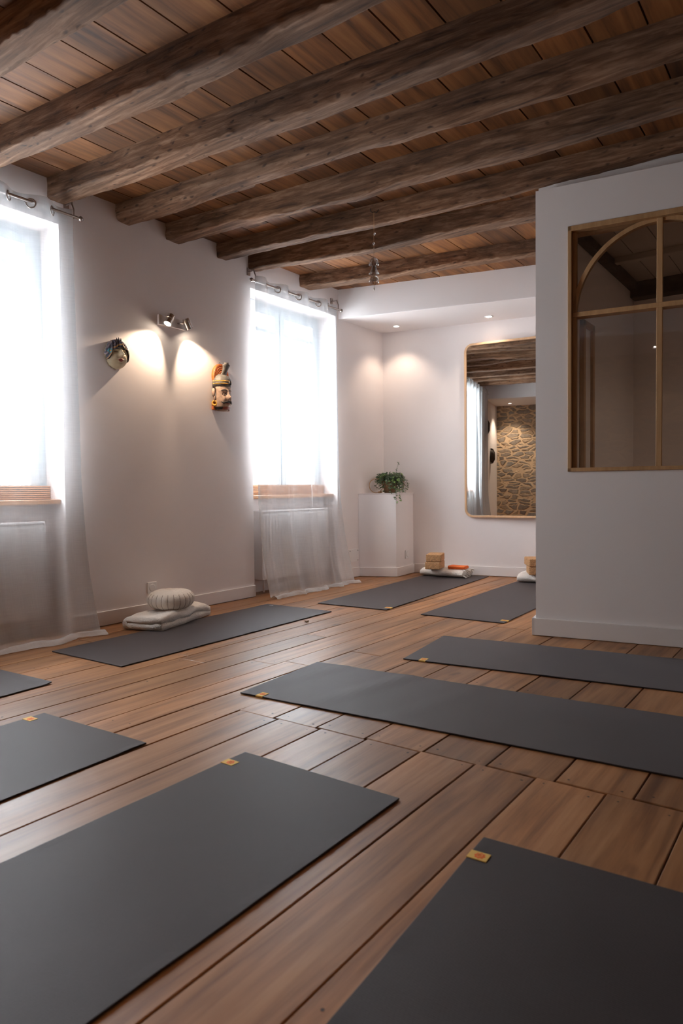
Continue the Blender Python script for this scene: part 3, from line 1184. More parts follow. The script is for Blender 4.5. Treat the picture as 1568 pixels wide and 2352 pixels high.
# ------------------------------------------------------------------ wall spotlight bar
sp = empty('wall_spotlight', (XW, 3.335, 2.12), 0, 'white wall plate with two swivelling spotlights between the two masks', 'wall lamp')
mb = MB()
mb.box((0, -.125, -.036), (.022, .125, .036))
mb.build('wall_plate', M_white_metal, sp, bevel=.003)
for s, yy, dirv in ((-1, -.068, Vector((.06, -.50, -.86))), (1, .068, Vector((.06, .42, -.9)))):
    dirv.normalize()
    hd = Vector((.085, yy + .012 * s, .0))
    mb = MB()
    mb.tube([(.02, yy - .02 * s, 0), (.05, yy - .01 * s, -.002), (.085, yy + .01 * s, .006)], .006, 10)
    mb.build('swivel_arm', M_chrome, sp, smooth=True)
    q = dirv.to_track_quat('Z', 'Y').to_matrix().to_4x4()
    mt = Matrix.Translation(hd) @ q
    mb = MB()
    mb.lathe([(.010, -.034), (.024, -.032), (.026, -.028), (.026, -.004), (.029, -.003), (.029, .003), (.026, .004), (.026, .038), (.0285, .040), (.0285, .046), (.024, .046), (.024, .040)], 28, mt)
    hh = mb.build('lamp_head', M_chrome, sp, smooth=True, angle=40)
    mb = MB()
    mb.lathe([(.0001, .0405), (.024, .0405), (.024, .0435), (.0001, .0435)], 24, mt)
    mb.build('bulb', M_lit, hh)
    pos = Vector(sp.location) + hd + dirv * .058
    lamp('spot_beam', 'SPOT', pos, 10, WARM, dirv + Vector((-.20, 0, 0)), spot_size=R(92), spot_blend=.55, shadow_soft_size=.012)

# ------------------------------------------------------------------ recessed downlights
def downlight(x, y, label, grp, pw=7):
    o = empty('recessed_downlight', (x, y, ZS), 0, label, 'ceiling light', grp)
    mb = MB()
    mb.lathe([(.026, -.0005), (.040, -.0005), (.041, -.003), (.036, -.006), (.028, -.004), (.026, -.001)], 32)
    mb.build('trim_ring', M_white_metal, o, smooth=True)
    mb = MB()
    mb.lathe([(.0001, -.002), (.026, -.002), (.026, -.0035), (.0001, -.0035)], 24)
    mb.build('lens', M_down, o)
    lamp('downlight_beam', 'SPOT', (x, y, ZS - .012), pw, (1.0, .80, .62), (0, 0, -1), spot_size=R(105), spot_blend=.6, shadow_soft_size=.03)


downlight(-3.666, 6.006, 'recessed downlight nearest the corner above the ivy plinth', 'downlights in the far soffit')
downlight(-2.76, 6.231, 'recessed downlight between the ivy corner and the mirror', 'downlights in the far soffit')
downlight(-1.86, 6.44, 'recessed downlight above the mirror, hidden by the partition', 'downlights in the far soffit')
for i, x in enumerate((-3.63, -2.5, -1.4, -.3, .8)):
    downlight(x, -.58, ['recessed downlight over the stone wall seen in the mirror, nearest the window wall', 'recessed downlight over the stone wall, second from the window wall', 'recessed downlight over the stone wall, third from the window wall', 'recessed downlight over the stone wall, fourth from the window wall', 'recessed downlight over the stone wall, furthest from the window wall'][i], 'downlights by the stone wall', 26 if i < 2 else 5)

o = empty('recessed_downlight', (.6, 5.1, 2.511), 0, 'added fill lamp, out of view, in the small room behind the glazed partition', 'ceiling light')  # lamp added out of view to brighten the dim inner room
mb = MB()
mb.lathe([(.0001, -.001), (.034, -.001), (.036, -.004), (.0001, -.004)], 24)
mb.build('lens', M_down, o)
lamp('downlight_beam', 'SPOT', (.6, 5.1, 2.49), 14, (1.0, .80, .62), (0, 0, -1), spot_size=R(150), spot_blend=.6, shadow_soft_size=.05)  # spot of the added inner room fill

# ------------------------------------------------------------------ mirror
MA = 7.0
ml, mh, mz0 = 1.02, 1.745, .592
mx0, my0 = -3.075, back_y(-3.075) - .034
mo = empty('wall_mirror', (mx0, my0, mz0), R(MA), 'tall rounded mirror in a thin pale wood frame on the back wall', 'mirror')


def rrect(x0, x1, z0, z1, r, n=10):
    pts = []
    for cx_, cz_, a0 in ((x1 - r, z1 - r, 0), (x0 + r, z1 - r, 90), (x0 + r, z0 + r, 180), (x1 - r, z0 + r, 270)):
        for i in range(n + 1):
            t_ = R(a0 + 90 * i / n)
            pts.append((cx_ + r * math.cos(t_), cz_ + r * math.sin(t_)))
    return pts


po, pi_ = rrect(0, ml, 0, mh, .085), rrect(.021, ml - .021, .021, mh - .021, .066)
mb = MB()
mb.rings([[(p[0], 0, p[1]) for p in pi_], [(p[0], 0, p[1]) for p in po], [(p[0], .028, p[1]) for p in po], [(p[0], .028, p[1]) for p in pi_]], loop=True, caps=False)
mb.build('frame', M_ply, mo, bevel=.003, recalc=True)
mb = MB()
mb.add([(p[0], .010, p[1]) for p in pi_], [tuple(range(len(pi_)))])
mb.add([(p[0], .026, p[1]) for p in pi_], [tuple(range(len(pi_)))[::-1]])
mb.build('mirror_glass', M_mirror, mo, recalc=False)

# ------------------------------------------------------------------ sockets
def socket(loc, rz, label, ow=.08, plate=False):
    o = empty('wall_socket' if not plate else 'cover_plate', loc, rz, label, 'socket' if not plate else 'cover plate')
    mb = MB()
    if plate:
        mb.box((0, -.085, -.065), (.006, .085, .065))
        mb.build('plate', M_plastic, o, bevel=.002)
        for y in (-.068, .068):
            for z in (-.05, .05):
                mb = MB()
                mb.lathe([(.0001, 0), (.005, 0), (.005, .002), (.0001, .002)], 12, Matrix.Translation((.006, y, z)) @ Matrix.Rotation(PI / 2, 4, 'Y'))
                mb.build('screw', M_hole, o)
        return
    mb.box((0, -ow / 2, -ow / 2), (.009, ow / 2, ow / 2))
    mb.build('frame', M_plastic, o, bevel=.002)
    q = Matrix.Translation((.009, 0, 0)) @ Matrix.Rotation(PI / 2, 4, 'Y')
    mb = MB()
    mb.lathe([(.021, .003), (.026, .003), (.027, .0), (.019, .0), (.019, .0005)], 28, q)
    mb.build('rim', M_plastic, o, smooth=True)
    mb = MB()
    mb.lathe([(.0001, .0004), (.019, .0004), (.019, .0012), (.0001, .0012)], 24, q)
    mb.build('recess', M_hole, o)
    mb = MB()
    for y in (-.0095, .0095):
        mb.box((.0095, y - .003, -.003), (.0108, y + .003, .003))
    mb.build('contact_holes', M_iron, o)


socket((XW, 3.115, .207), 0, 'white wall socket behind the round cushion')
socket((XW, 5.462, .228), 0, 'white wall socket between the far curtain and the plinth')
socket((XW, 5.62, .22), 0, 'blank white plate with four screws next to the plinth', plate=True)
socket((-3.618, 6.10, .212), math.atan2(.029, .39) * 1, 'white wall socket on the side of the corner plinth', .085)

# ------------------------------------------------------------------ cushion, blankets, blocks
def fold_profile(W, layers, t):
    """centre line of an S fold, then offset to a closed thick outline (y, z)"""
    pts = []
    g = t * 1.04
    for k in range(layers):
        z = t / 2 + k * g
        a, b = (t * .5, W - g / 2) if k % 2 == 0 else (W - g / 2, g / 2)
        if k == layers - 1 and k % 2 == 0:
            a, b = g / 2, W - t
        for i in range(13):
            pts.append((a + (b - a) * i / 12, z))
        if k < layers - 1:
            s = 1 if k % 2 == 0 else -1
            for i in range(1, 8):
                a_ = -PI / 2 + PI * i / 8
                pts.append((b + s * math.cos(a_) * g / 2, z + g / 2 + math.sin(a_) * g / 2))
    L_, R_ = [], []
    for i, p in enumerate(pts):
        q0, q1 = pts[max(i - 1, 0)], pts[min(i + 1, len(pts) - 1)]
        dx, dz = q1[0] - q0[0], q1[1] - q0[1]
        l = math.hypot(dx, dz) or 1
        nx, nz = -dz / l * t / 2 * .97, dx / l * t / 2 * .97
        L_.append((p[0] + nx, p[1] + nz))
        R_.append((p[0] - nx, p[1] - nz))
    return L_, R_


def blanket(loc, rz, Lx, W, layers, t, label, seed, fringe=False, soft=.012):
    o = empty('folded_blanket', loc, rz, label, 'blanket', 'folded white blankets')
    if layers == 1:          # loosely rolled: one rounded bundle
        ring0 = []
        for i in range(56):
            a_ = 2 * PI * i / 56
            c, s_ = math.cos(a_), math.sin(a_)
            ring0.append((W / 2 + math.copysign(abs(c) ** .55, c) * W / 2, t / 2 + math.copysign(abs(s_) ** .8, s_) * t / 2))
    else:
        L_, R_ = fold_profile(W, layers, t)
        ring0 = L_ + R_[::-1]
    H = layers * t
    n = 46
    rs = []
    for i in range(n + 1):
        s = i / n
        x = s * Lx
        e = min(s, 1 - s) * Lx
        rnd_ = math.sqrt(max(0, 1 - max(0, 1 - e / .03) ** 2)) * .22 + .78
        ring = []
        for (y, z) in ring0:
            yy = W / 2 + (y - W / 2) * (1 if e > .03 else .96 + .04 * e / .03)
            zz = z
            q = Vector((x * 6 + seed, y * 7, z * 20))
            d = noise.noise(q) * soft * .8 + noise.noise(q * 2.7) * soft * .35
            drop = -.016 * (max(0, 1 - abs(y - 0) / .06) + max(0, 1 - abs(W - y) / .06)) * (z / H) ** 2
            ring.append((x + noise.noise(Vector((z * 30, y * 9, seed))) * .008 * (1 if e < .02 else 0), yy + d * .7, max(.001, zz + d * min(1, z / .03) + drop - .012 * (z / H) ** 2 * max(0, 1 - e / .05) ** 2)))
        rs.append(ring)
    mb = MB()
    mb.rings(rs)
    b = mb.build('cloth', M_wool, o, smooth=True, recalc=True)
    if fringe:
        mb = MB()
        r2 = random.Random(seed)
        for k in range(34):
            y = r2.uniform(.02, W - .02)
            z = r2.uniform(.006, H - .01)
            ln = r2.uniform(.015, .035)
            y2, z2 = y + r2.uniform(-.02, .02), max(.004, z - r2.uniform(.0, .03))
            mb.tube([(Lx - .006, y, z), (Lx + ln * .5, (y + y2) / 2, (z + z2) / 2 + .004), (Lx + ln, y2, z2)], .004, 6, rr=[.006, .0045, .0025])
        mb.build('fringe', M_wool, o, smooth=True)
    return o


BZ = .0078
blanket((-3.43, 2.80, BZ), R(90) + math.atan2(.17, .56), .60, .315, 2, .043, 'cream blanket folded under the round cushion on the mat by the window wall', 3, soft=.022)
zf = empty('meditation_cushion', (-3.665, 3.045, BZ + .087), R(20), 'round pleated cream cushion resting on a folded blanket near the window wall', 'cushion')
mb = MB()
NP = 24
prof = []
for i in range(33):
    t_ = -PI / 2 + PI * i / 32
    c, s_ = math.cos(t_), math.sin(t_)
    r = .158 * (abs(c) ** .62)
    z = .066 + .066 * (1 if s_ > 0 else -1) * abs(s_) ** .85
    prof.append((max(r, .0006), z))


def pleat(r, z, t_):
    f = max(0, 1 - abs(z - .066) / .064) ** .5
    ph = (t_ * NP / (2 * PI)) % 1
    groove = math.exp(-((ph - .5) / .09) ** 2)
    bul = math.cos(2 * PI * (ph)) * .5 + .5
    return (r * (1 + .008 * bul * f) - .0035 * groove * f, z + .004 * noise.noise(Vector((math.cos(t_) * 2, math.sin(t_) * 2, z * 9))))


mb.lathe(prof, NP * 12, None, pleat)
mb.build('cover', M_cotton, zf, smooth=True, recalc=True)
mb = MB()
for k in range(NP):
    t_ = 2 * PI * (k + .5) / NP
    pts = []
    for i in range(4, 24):
        r, z = prof[i]
        q = pleat(r, z, t_)
        pts.append(((q[0] + .0008) * math.cos(t_), (q[0] + .0008) * math.sin(t_), q[1]))
    mb.tube(pts, .0016, 5)
mb.build('pleat_seams', M_seam, zf, smooth=True)
mb = MB()
mb.torus((0, 0, .1295), (0, 0, 1), .055, .002, 40, 6)
mb.build('top_seam', M_cotton, zf, smooth=True)

blanket((-3.42, 6.015, BZ), R(3), .46, .27, 1, .091, 'white folded blanket by the back wall, carrying cork blocks and an orange cloth', 11, fringe=True, soft=.009)
blanket((-2.42, 6.07, BZ), R(3), .46, .27, 1, .091, 'white blanket at the partition edge under two cork blocks, half hidden', 12, fringe=True, soft=.009)


def block(x, y, z, rz, label):
    mb = MB()
    mb.box((-.075, -.115, .0008), (.075, .115, .0735))
    o = mb.build('cork_yoga_block', M_cork, None, bevel=.0085, loc=(x, y, z), rotz=R(rz))
    tag(o, label, 'yoga block', 'cork yoga blocks')


TB = BZ + .0885
block(-3.24, 6.005, TB, 16, 'lower cork block on the white blanket beside the orange cloth')
block(-3.236, 6.008, TB + .0745, 19, 'upper cork block of the stack beside the orange cloth')
block(-2.245, 6.10, TB, 27, 'lower cork block at the partition edge')
block(-2.255, 6.10, TB + .0745, 33, 'upper cork block at the partition edge, slightly turned')
mb = MB()
fl_, fr_ = fold_profile(.13, 3, .0085)
ring0 = fl_ + fr_[::-1]
rs = []
for i in range(20):
    x = .17 * i / 19
    rs.append([(x + .004 * noise.noise(Vector((0, y * 20, z * 60))), y, z + .003 * (noise.noise(Vector((x * 12, y * 12, 3))) + .4) * z / .02) for (y, z) in ring0])
mb.rings(rs)
o = mb.build('folded_orange_cloth', M_orange, None, smooth=True, recalc=True, loc=(-3.125, 6.06, TB - .003), rotz=R(8))
tag(o, 'small folded orange cloth on the white blanket next to the cork blocks', 'cloth')

# dried sprig on the boards
mb = MB()
r3 = random.Random(5)
for k in range(9):
    a_ = r3.uniform(0, 2 * PI)
    l = r3.uniform(.012, .026)
    mb.tube([(0, 0, .004), (l * .5 * math.cos(a_), l * .5 * math.sin(a_), .008 + r3.random() * .008), (l * math.cos(a_), l * math.sin(a_), .003 + r3.random() * .012)], .002, 5, rr=[.003, .0025, .0012])
o = mb.build('dried_sprig', simple('dry_plant', (.16, .10, .04), .8), loc=(-2.87, 3.53, .001))
tag(o, 'tiny dried sprig on the floorboards by the edge of the mat near the window wall', 'sprig')

# ------------------------------------------------------------------ ivy
M_pot = simple('mossy_woven_pot', (.22, .12, .06), .9, bump=.8, bscale=40, var=.5, vscale=25)
M_rattan = simple('rattan', (.42, .22, .10), .6)
M_leaf = simple('ivy_leaf', (.050, .090, .035), .5, var=.5, vscale=14)
M_leaf2 = simple('pale_ivy_leaf', (.16, .27, .06), .5, var=.3, vscale=14)
M_stem = simple('ivy_stem', (.10, .085, .04), .7)
pv = empty('potted_ivy', (-3.745, 5.985, .847), R(36), 'bushy trailing ivy in a brown woven pot on top of the white corner plinth', 'plant')
mb = MB()
mb.lathe([(.0001, 0), (.052, 0), (.060, .01), (.072, .06), (.078, .115), (.080, .125), (.074, .125), (.070, .110), (.0001, .108)], 40, None,
         lambda r, z, t_: (r * (1 + .018 * math.sin(t_ * 18 + z * 160)), z))
mb.build('pot', M_pot, pv, smooth=True)
mb = MB()
mb.torus((-.145, -.02, .075), (.35, 1, .1), .072, .004, 36, 8)
mb.tube([(-.085, -.02, .012), (-.105, -.022, .008), (-.125, -.022, .006)], .010, 8)
mb.build('rattan_ring', M_rattan, pv, smooth=True)
mb = MB()
mb.torus((.085, -.03, .09), (.3, 1, 0), .06, .0025, 36, 8)
mb.build('wire_handle', M_rattan, pv, smooth=True)
stems, leaves = MB(), MB()
r4 = random.Random(12)


def leaf(p, nrm, s):
    q = Vector(nrm).to_track_quat('Z', 'Y').to_matrix() @ Matrix.Rotation(r4.uniform(0, 2 * PI), 3, 'Z')
    out = [(0, -.15), (.32, -.38), (.62, -.05), (.42, .12), (.45, .42), (.16, .36), (0, .85), (-.16, .36), (-.45, .42), (-.42, .12), (-.62, -.05), (-.32, -.38)]
    vs = [p + q @ Vector((0, .1, .10)) * s]
    for (x, y) in out:
        vs.append(p + q @ Vector((x, y, -.12 * abs(x))) * s)
    leaves.cur = 1 if r4.random() < .13 else 0
    leaves.add(vs, [(0, i, i % 12 + 1) for i in range(1, 13)])


for k in range(116):
    a_ = r4.uniform(0, 2 * PI)
    kind = r4.random()
    base = Vector((.04 * math.cos(a_), .04 * math.sin(a_), .115))
    if k < 92:
        ln, rise, dropp = r4.uniform(.05, .115), r4.uniform(.035, .10), (r4.uniform(.02, .07) if k % 4 else r4.uniform(.08, .17))
    else:
        ln, rise, dropp = r4.uniform(.11, .16), r4.uniform(.02, .06), r4.uniform(.10, .18)
    if k == 115:
        a_ = R(-5); ln, rise, dropp = .06, .19, 0
    pts = []
    for i in range(9):
        t_ = i / 8
        rr_ = .04 + ln * math.sin(t_ * PI * .55)
        z = .115 + rise * math.sin(min(1, t_ * 1.5) * PI * .5) - dropp * max(0, t_ - .35) ** 1.3 * 1.7
        z = max(z, .006)
        pts.append(Vector((rr_ * math.cos(a_ + .5 * t_), rr_ * math.sin(a_ + .5 * t_), z)))
    if k in (113, 114):
        a_ = R(-77 + 9 * (k - 113))
        e_ = (k - 113) * .02
        pts = [Vector((rr_ * math.cos(a_), rr_ * math.sin(a_), z)) for rr_, z in ((.03, .11), (.08, .125), (.13, .10), (.17, .05), (.192 + e_, .012), (.203 + e_, -.02), (.207 + e_, -.05), (.205 + e_, -.08 + e_), (.207 + e_, -.105 + 2 * e_))]
    stems.tube(pts, .0013, 5)
    nl = 15 if k < 92 else 12
    for j in range(nl):
        t_ = .12 + .88 * j / (nl - 1)
        i = min(7, int(t_ * 8))
        p = pts[i].lerp(pts[i + 1], t_ * 8 - i)
        p = p + Vector((r4.uniform(-.013, .013), r4.uniform(-.013, .013), r4.uniform(-.010, .014)))
        leaf(p, (math.cos(a_) * .7 + r4.uniform(-.5, .5), math.sin(a_) * .7 + r4.uniform(-.5, .5), .9), r4.uniform(.014, .025))
stems.build('stems', M_stem, pv)
leaves.build('foliage', [M_leaf, M_leaf2], pv)

# ------------------------------------------------------------------ glass chime hanging from the beam
M_bell = glass('clear_bell_glass', refl=.10, tint=(.80, .78, .76))
Mb, ntb, Nb, Lb, Pb = new_mat('frosted_bell_glass')
Pb.inputs['Base Color'].default_value = (.82, .80, .78, 1)
Pb.inputs['Transmission Weight'].default_value = .75
Pb.inputs['Roughness'].default_value = .25
Pb.inputs['IOR'].default_value = 1.3
hx, hy = -2.56, 3.915
ch = empty('glass_bell_chime', (hx, hy, 2.765), R(10), 'string of three clear glass bells hanging from a hook in a beam', 'wind chime')
mb = MB()
mb.tube([(0, .035, .006), (0, .012, .0), (-.004, -.004, -.008), (-.016, -.010, -.004), (-.022, -.008, .010), (-.020, -.006, .020)], .0028, 8)
mb.tube([(0, .030, .0), (.012, .006, -.010), (.028, .0, -.006), (.034, .0, .006)], .0026, 8)
mb.build('hook', M_iron, ch, smooth=True)
mb = MB()
mb.tube([(0, -.006, -.008), (0, -.006, -.52)], .0011, 6)
mb.tube([(.004, -.006, -.01), (.007, -.004, -.15)], .0009, 6)
mb.build('string', M_rattan, ch)
for z, r in ((-.155, .008), (-.218, .008), (-.252, .004), (-.465, .006)):
    mb = MB()
    mb.lathe([(r * math.sin(PI * i / 8) + .0001, -r * math.cos(PI * i / 8) + z) for i in range(9)], 14, Matrix.Translation((.007 if r == .008 and z > -.2 else 0, -.006, 0)))
    mb.build('bead', Mb, ch, smooth=True)
for z, shape in ((-.36, 0), (-.42, 1), (-.478, 0)):
    mb = MB()
    if shape == 0:
        pr_ = [(.004, .046), (.016, .044), (.026, .034), (.032, .018), (.034, .0), (.0325, .0), (.030, .017), (.024, .032), (.015, .041), (.004, .043)]
    else:
        pr_ = [(.004, .056), (.012, .054), (.018, .035), (.026, .014), (.035, .002), (.034, .0), (.025, .012), (.0165, .034), (.011, .051), (.004, .053)]
    mb.lathe([(r, zz + z) for r, zz in pr_], 28, Matrix.Translation((0, -.006, 0)))
    mb.build('bell', M_bell, ch, smooth=True)
mb = MB()
mb.lathe([(.0001, -.53), (.004, -.527), (.005, -.515), (.0001, -.508)], 12, Matrix.Translation((0, -.006, 0)))
mb.build('tip_bead', M_metal, ch, smooth=True)

# ------------------------------------------------------------------ carved masks
M_skin = simple('cream_painted_wood', (.52, .43, .28), .5, var=.15, vscale=18)
M_navy = simple('dark_blue_paint', (.035, .035, .06), .5, var=.6, vscale=40)
M_teal = simple('teal_paint', (.04, .22, .26), .5)
M_gold = simple('ochre_paint', (.48, .24, .05), .45, var=.3, vscale=50)
M_lip = simple('red_brown_paint', (.26, .06, .04), .5)
M_black = simple('black_paint', (.02, .015, .015), .5)
M_mauve = simple('mauve_grey_paint', (.20, .15, .16), .6, var=.4, vscale=50)


def g2(u, v, cu, cv, su, sv):
    return math.exp(-((u - cu) / su) ** 2 - ((v - cv) / sv) ** 2)


def face1(u, v):
    # u in -1..1 across, v in -1..1 up, returns depth
    r2 = min(1, u * u + v * v)
    d_ = .070 * (1 - r2) ** .42
    d_ += .030 * g2(u, v, 0, -.10, .13, .14) + .018 * g2(u, v, 0, .08, .10, .20)
    d_ += .008 * g2(u, v, .14, -.14, .08, .06) + .008 * g2(u, v, -.14, -.14, .08, .06)
    d_ += .013 * g2(u, v, 0, -.40, .24, .045) + .011 * g2(u, v, 0, -.50, .18, .045) - .004 * g2(u, v, 0, -.45, .26, .018)
    d_ += .010 * g2(u, v, 0, -.74, .22, .12)
    for s in (-1, 1):
        d_ -= .012 * g2(u, v, s * .36, .10, .20, .10)
        d_ += .008 * g2(u, v, s * .36, .08, .15, .05)
        d_ += .006 * g2(u, v, s * .36, .26, .26, .05)
        d_ += .006 * g2(u, v, s * .45, -.30, .20, .2)
    return d_


def m1mat(u, v):
    for s in (-1, 1):
        if abs(v - (.235 + .07 * math.cos((u - s * .36) * 4.5))) < .022 and abs(u - s * .36) < .25:
            return 2
        if abs(v - (.07 - .05 * abs(u - s * .36))) < .018 and abs(u - s * .36) < .17:
            return 2
    if abs(u) < .23 - abs(v + .45) * 1.4 and abs(v + .45) < .10:
        return 1
    return 0


def relief_mask(parent, name, fn, wu, hv, cond, mats, matf, off=0.0, n=(96, 120), back=True):
    mb = MB()

    def P(u, v):
        U, V = u * 2 - 1, v * 2 - 1
        return (fn(U, V) + off, U * wu, V * hv)
    mb.grid(P, n[0], n[1], lambda u, v: cond(u * 2 - 1, v * 2 - 1), lambda u, v: matf(u * 2 - 1, v * 2 - 1))
    o = mb.build(name, mats, parent, smooth=True)
    md = o.modifiers.new('thickness', 'SOLIDIFY')
    md.thickness = .006
    md.offset = -1
    return o


mk = empty('carved_face_mask', (XW + .004, 2.852, 1.815), R(-4), 'cream painted face mask with a dark patterned headdress, on the wall near the left curtain', 'mask')
hl = lambda u, v: v > .34 - .55 * max(0, abs(u) - .30) ** 1.0 - (1.9 * max(0, abs(u) - .62)) + .10 * math.cos(u * 5) * (abs(u) < .45)
inside = lambda u, v: u * u + v * v < .985
relief_mask(mk, 'face', face1, .085, .098, lambda u, v: inside(u, v), [M_skin, M_lip, M_black], m1mat)


def hd1(u, v):
    d_ = face1(u, v) + .007 + .003 * math.cos(abs(u) * 34 + v * 8)
    d_ += .022 * g2(u, v, 0, .62, .12, .28)
    return d_


def hd1m(u, v):
    e = v - (.34 - .55 * max(0, abs(u) - .30) - (1.9 * max(0, abs(u) - .62)) + .10 * math.cos(u * 5) * (abs(u) < .45))
    if .10 < e < .17:
        return 1
    rr_ = math.hypot((abs(u) - .80), (v - .12) * .9)
    if rr_ < .05:
        return 1
    if rr_ < .13:
        return 2
    if .17 < e < .22 or (e > .3 and math.sin(abs(u) * 22 + v * 18) > .45):
        return 3
    return 0


relief_mask(mk, 'headdress', hd1, .087, .100, lambda u, v: hl(u, v) and inside(u, v), [M_navy, M_gold, M_teal, M_mauve], hd1m, off=.003)
mb = MB()
for k, (yy, zz) in enumerate([(-.012, .098), (.002, .104), (.016, .098)]):
    mb.tube([(.035, yy * .6, zz - .03), (.045, yy, zz - .01), (.040, yy * 1.2, zz + .008)], .008, 10, rr=[.011, .008, .002])
mb.build('crest', M_navy, mk, smooth=True)

# second mask: moustached head with tall orange crest
M_sk2 = simple('weathered_pink_paint', (.42, .28, .20), .6, var=.3, vscale=40)
M_red = simple('rust_orange_paint', (.45, .12, .025), .55, var=.3, vscale=60)
M_grey = simple('grey_carved_wood', (.16, .145, .125), .6, var=.4, vscale=40)
M_gold2 = simple('bright_ochre_beads', (.62, .34, .05), .4)
m2 = empty('carved_warrior_mask', (XW + .004, 3.805, 1.70), R(-3), 'moustached carved head with a tall orange crest and gold headband, nearer the far window', 'mask')


def face2(u, v):
    r2 = min(1, (u * .96) ** 2 + (v * .80) ** 4)
    d_ = .020 + .078 * (1 - r2) ** .45
    d_ += .030 * g2(u, v, 0, -.12, .15, .17) + .014 * g2(u, v, 0, .12, .10, .25)
    d_ += .012 * g2(u, v, 0, -.46, .30, .06) + .012 * g2(u, v, 0, -.72, .25, .12)
    for s in (-1, 1):
        d_ -= .012 * g2(u, v, s * .38, .12, .20, .12)
        d_ += .010 * g2(u, v, s * .38, .10, .13, .06)
        d_ += .008 * g2(u, v, s * .40, .38, .28, .06)
        d_ += .008 * g2(u, v, s * .5, -.25, .2, .2)
    return d_


def m2mat(u, v):
    for s in (-1, 1):
        if abs(v - (.36 + .06 * math.cos((u - s * .4) * 5))) < .05 and abs(u - s * .40) < .30:
            return 1
        e = math.hypot((u - s * .38) / .24, (v - .11) / .10)
        if .65 < e < 1.05:
            return 1
        if e < .3:
            return 1
    if -.5 < v < -.40 + .05 * math.cos(u * 6) - .1 * abs(u) and abs(u) < .62:
        return 1
    if v < -.80:
        return 2 if abs(u) < .5 else 1
    if abs(v + .58) < .04 and abs(u) < .2:
        return 2
    return 0


f2 = relief_mask(m2, 'face', face2, .072, .105, lambda u, v: True, [M_sk2, M_black, M_lip], m2mat)
f2.location.z = -.072
mb = MB()
mb.lathe([(.052, -.175), (.045, -.155), (.044, -.135)], 32, Matrix.Translation((.025, 0, -.008)))
mb.build('neck', M_sk2, m2, smooth=True)
# moustache
mb = MB()
for s in (-1, 1):
    mb.tube([(.118, 0, -.120), (.110, s * .018, -.121), (.092, s * .040, -.128), (.078, s * .056, -.118)], .006, 8, rr=[.008, .009, .007, .002])
mb.build('moustache', M_black, m2, smooth=True)
# headband of beads
mb = MB()
for zz in (.022, .042):
    for k in range(27):
        t_ = R(-92 + 184 * k / 26)
        mb.lathe([(.0001, -.006), (.005, -.003), (.006, 0), (.005, .003), (.0001, .006)], 8, Matrix.Translation((.022 + .078 * math.cos(t_), .074 * math.sin(t_), zz)))
mb.build('headband', M_gold2, m2, smooth=True)
mb = MB()
mb.lathe([(.074, .0), (.078, .03), (.076, .055), (.060, .082), (.035, .100), (.0001, .106)], 40, Matrix.Translation((.022, 0, 0)) @ Matrix.Scale(1.04, 4, (1, 0, 0)), lambda r, z, t_: (r * (1 + .02 * math.sin(t_ * 30)), z))
mb.build('cap', M_grey, m2, smooth=True)
mb = MB()
mb.lathe([(.0001, -.02), (.010, -.018), (.014, -.006), (.010, .012), (.0001, .022)], 10, Matrix.Translation((.110, .012, .028)))
mb.build('front_tuft', M_black, m2, smooth=True)
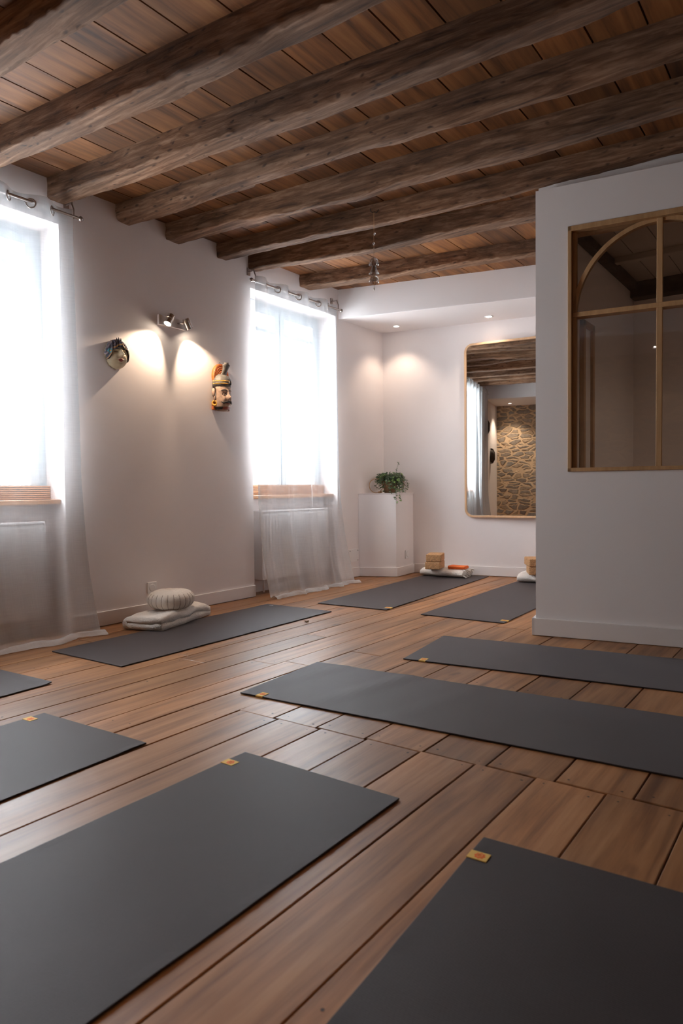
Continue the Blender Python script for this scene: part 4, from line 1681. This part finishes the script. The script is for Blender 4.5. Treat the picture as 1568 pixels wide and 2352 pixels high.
# orange crest behind
mb = MB()
rs = []
for x_, k in ((.0, 1), (.020, 1), (.028, .93)):
    rs.append([(x_, math.cos(2 * PI * i / 64) * .078 * k * (1 + .012 * (i % 2)), .085 + math.sin(2 * PI * i / 64) * .100 * k) for i in range(64)])
mb.rings(rs)
cr = mb.build('crest', M_red, m2, smooth=True, recalc=True, angle=40)
mb = MB()
for r_ in (.018, .030, .042, .054, .066):
    for k in range(5, 32):
        t_ = 2 * PI * k / 36
        mb.torus((.028, math.cos(t_) * r_ * 1.08, .085 + math.sin(t_) * r_ * 1.36), (1, .2 * math.cos(t_), .2 * math.sin(t_)), .0052, .0013, 8, 4)
mb.build('scales', M_red, cr)
mb = MB()
rs = []
for i in range(14):
    t_ = i / 13
    z = .070 + .115 * t_
    x_ = .030 + .045 * math.sin(t_ * PI * .55) + .012 * t_
    w_ = .040 - .018 * math.sin(t_ * PI) + .012 * t_ if t_ < .9 else .02
    rs.append([(x_ + .016 * math.cos(a) * 1, w_ * math.sin(a) * .9 + 0, z) for a in [2 * PI * q / 20 for q in range(20)]])
mb.rings(rs)
mb.build('hood', M_grey, m2, smooth=True, recalc=True)
for s in (-1, 1):
    mb = MB()
    mb.lathe([(.0001, -.035), (.012, -.030), (.017, 0), (.014, .025), (.0001, .034)], 14, Matrix.Translation((.022, s * .080, -.045)) @ Matrix.Scale(.6, 4, (0, 1, 0)))
    mb.tube([(.030, s * .078, -.055), (.034, s * .079, -.085), (.030, s * .076, -.110)], .006, 8)
    mb.build('ear', M_sk2, m2, smooth=True)
    mb = MB()
    mb.torus((.028, s * .074, -.128), (.5, s * .8, 0), .017, .008, 24, 8)
    mb.build('earring', M_gold2, m2, smooth=True)
mb = MB()
mb.torus((.030, 0, -.148), (0, 0, 1), .049, .004, 40, 8)
mb.build('necklace', M_gold2, m2, smooth=True)
for a_, b_ in ((-.085, -.030), (.030, .085)):
    mb = MB()
    mb.box((0, a_, -.180), (.022, b_, -.118))
    mb.build('shoulder_cloth', M_red, m2, bevel=.006)
mb = MB()
mb.torus((.008, 0, .190), (1, .3, 0), .008, .0018, 16, 6)
mb.build('hanging_loop', M_iron, m2, smooth=True)

# two dark carvings seen only in the mirror
M_dwood = simple('dark_carved_wood', (.06, .035, .022), .6, var=.4, vscale=30)
for (y, z, lab, sgn) in ((.32, 2.02, 'dark jagged carving on the window wall, upper of the two seen in the mirror', 1), (-.25, 1.50, 'dark feathered carving on the window wall, lower of the two seen in the mirror', -1)):
    mb = MB()
    n = 44
    rs = []
    for x_, k in ((0, 1), (.05, .9), (.085, .45)):
        ring = []
        for i in range(n):
            t_ = 2 * PI * i / n
            jag = 1 + (.30 if i % 2 else -.12) * (1 if math.cos(t_) * sgn > -.2 else .1)
            ring.append((x_, .060 * k * jag * math.cos(t_), .12 * k * jag * math.sin(t_)))
        rs.append(ring)
    mb.rings(rs)
    o = mb.build('wall_carving', M_dwood, None, smooth=True, recalc=True, loc=(XW + .002, y, z), angle=35)
    tag(o, lab, 'carving', 'dark carvings on the window wall')
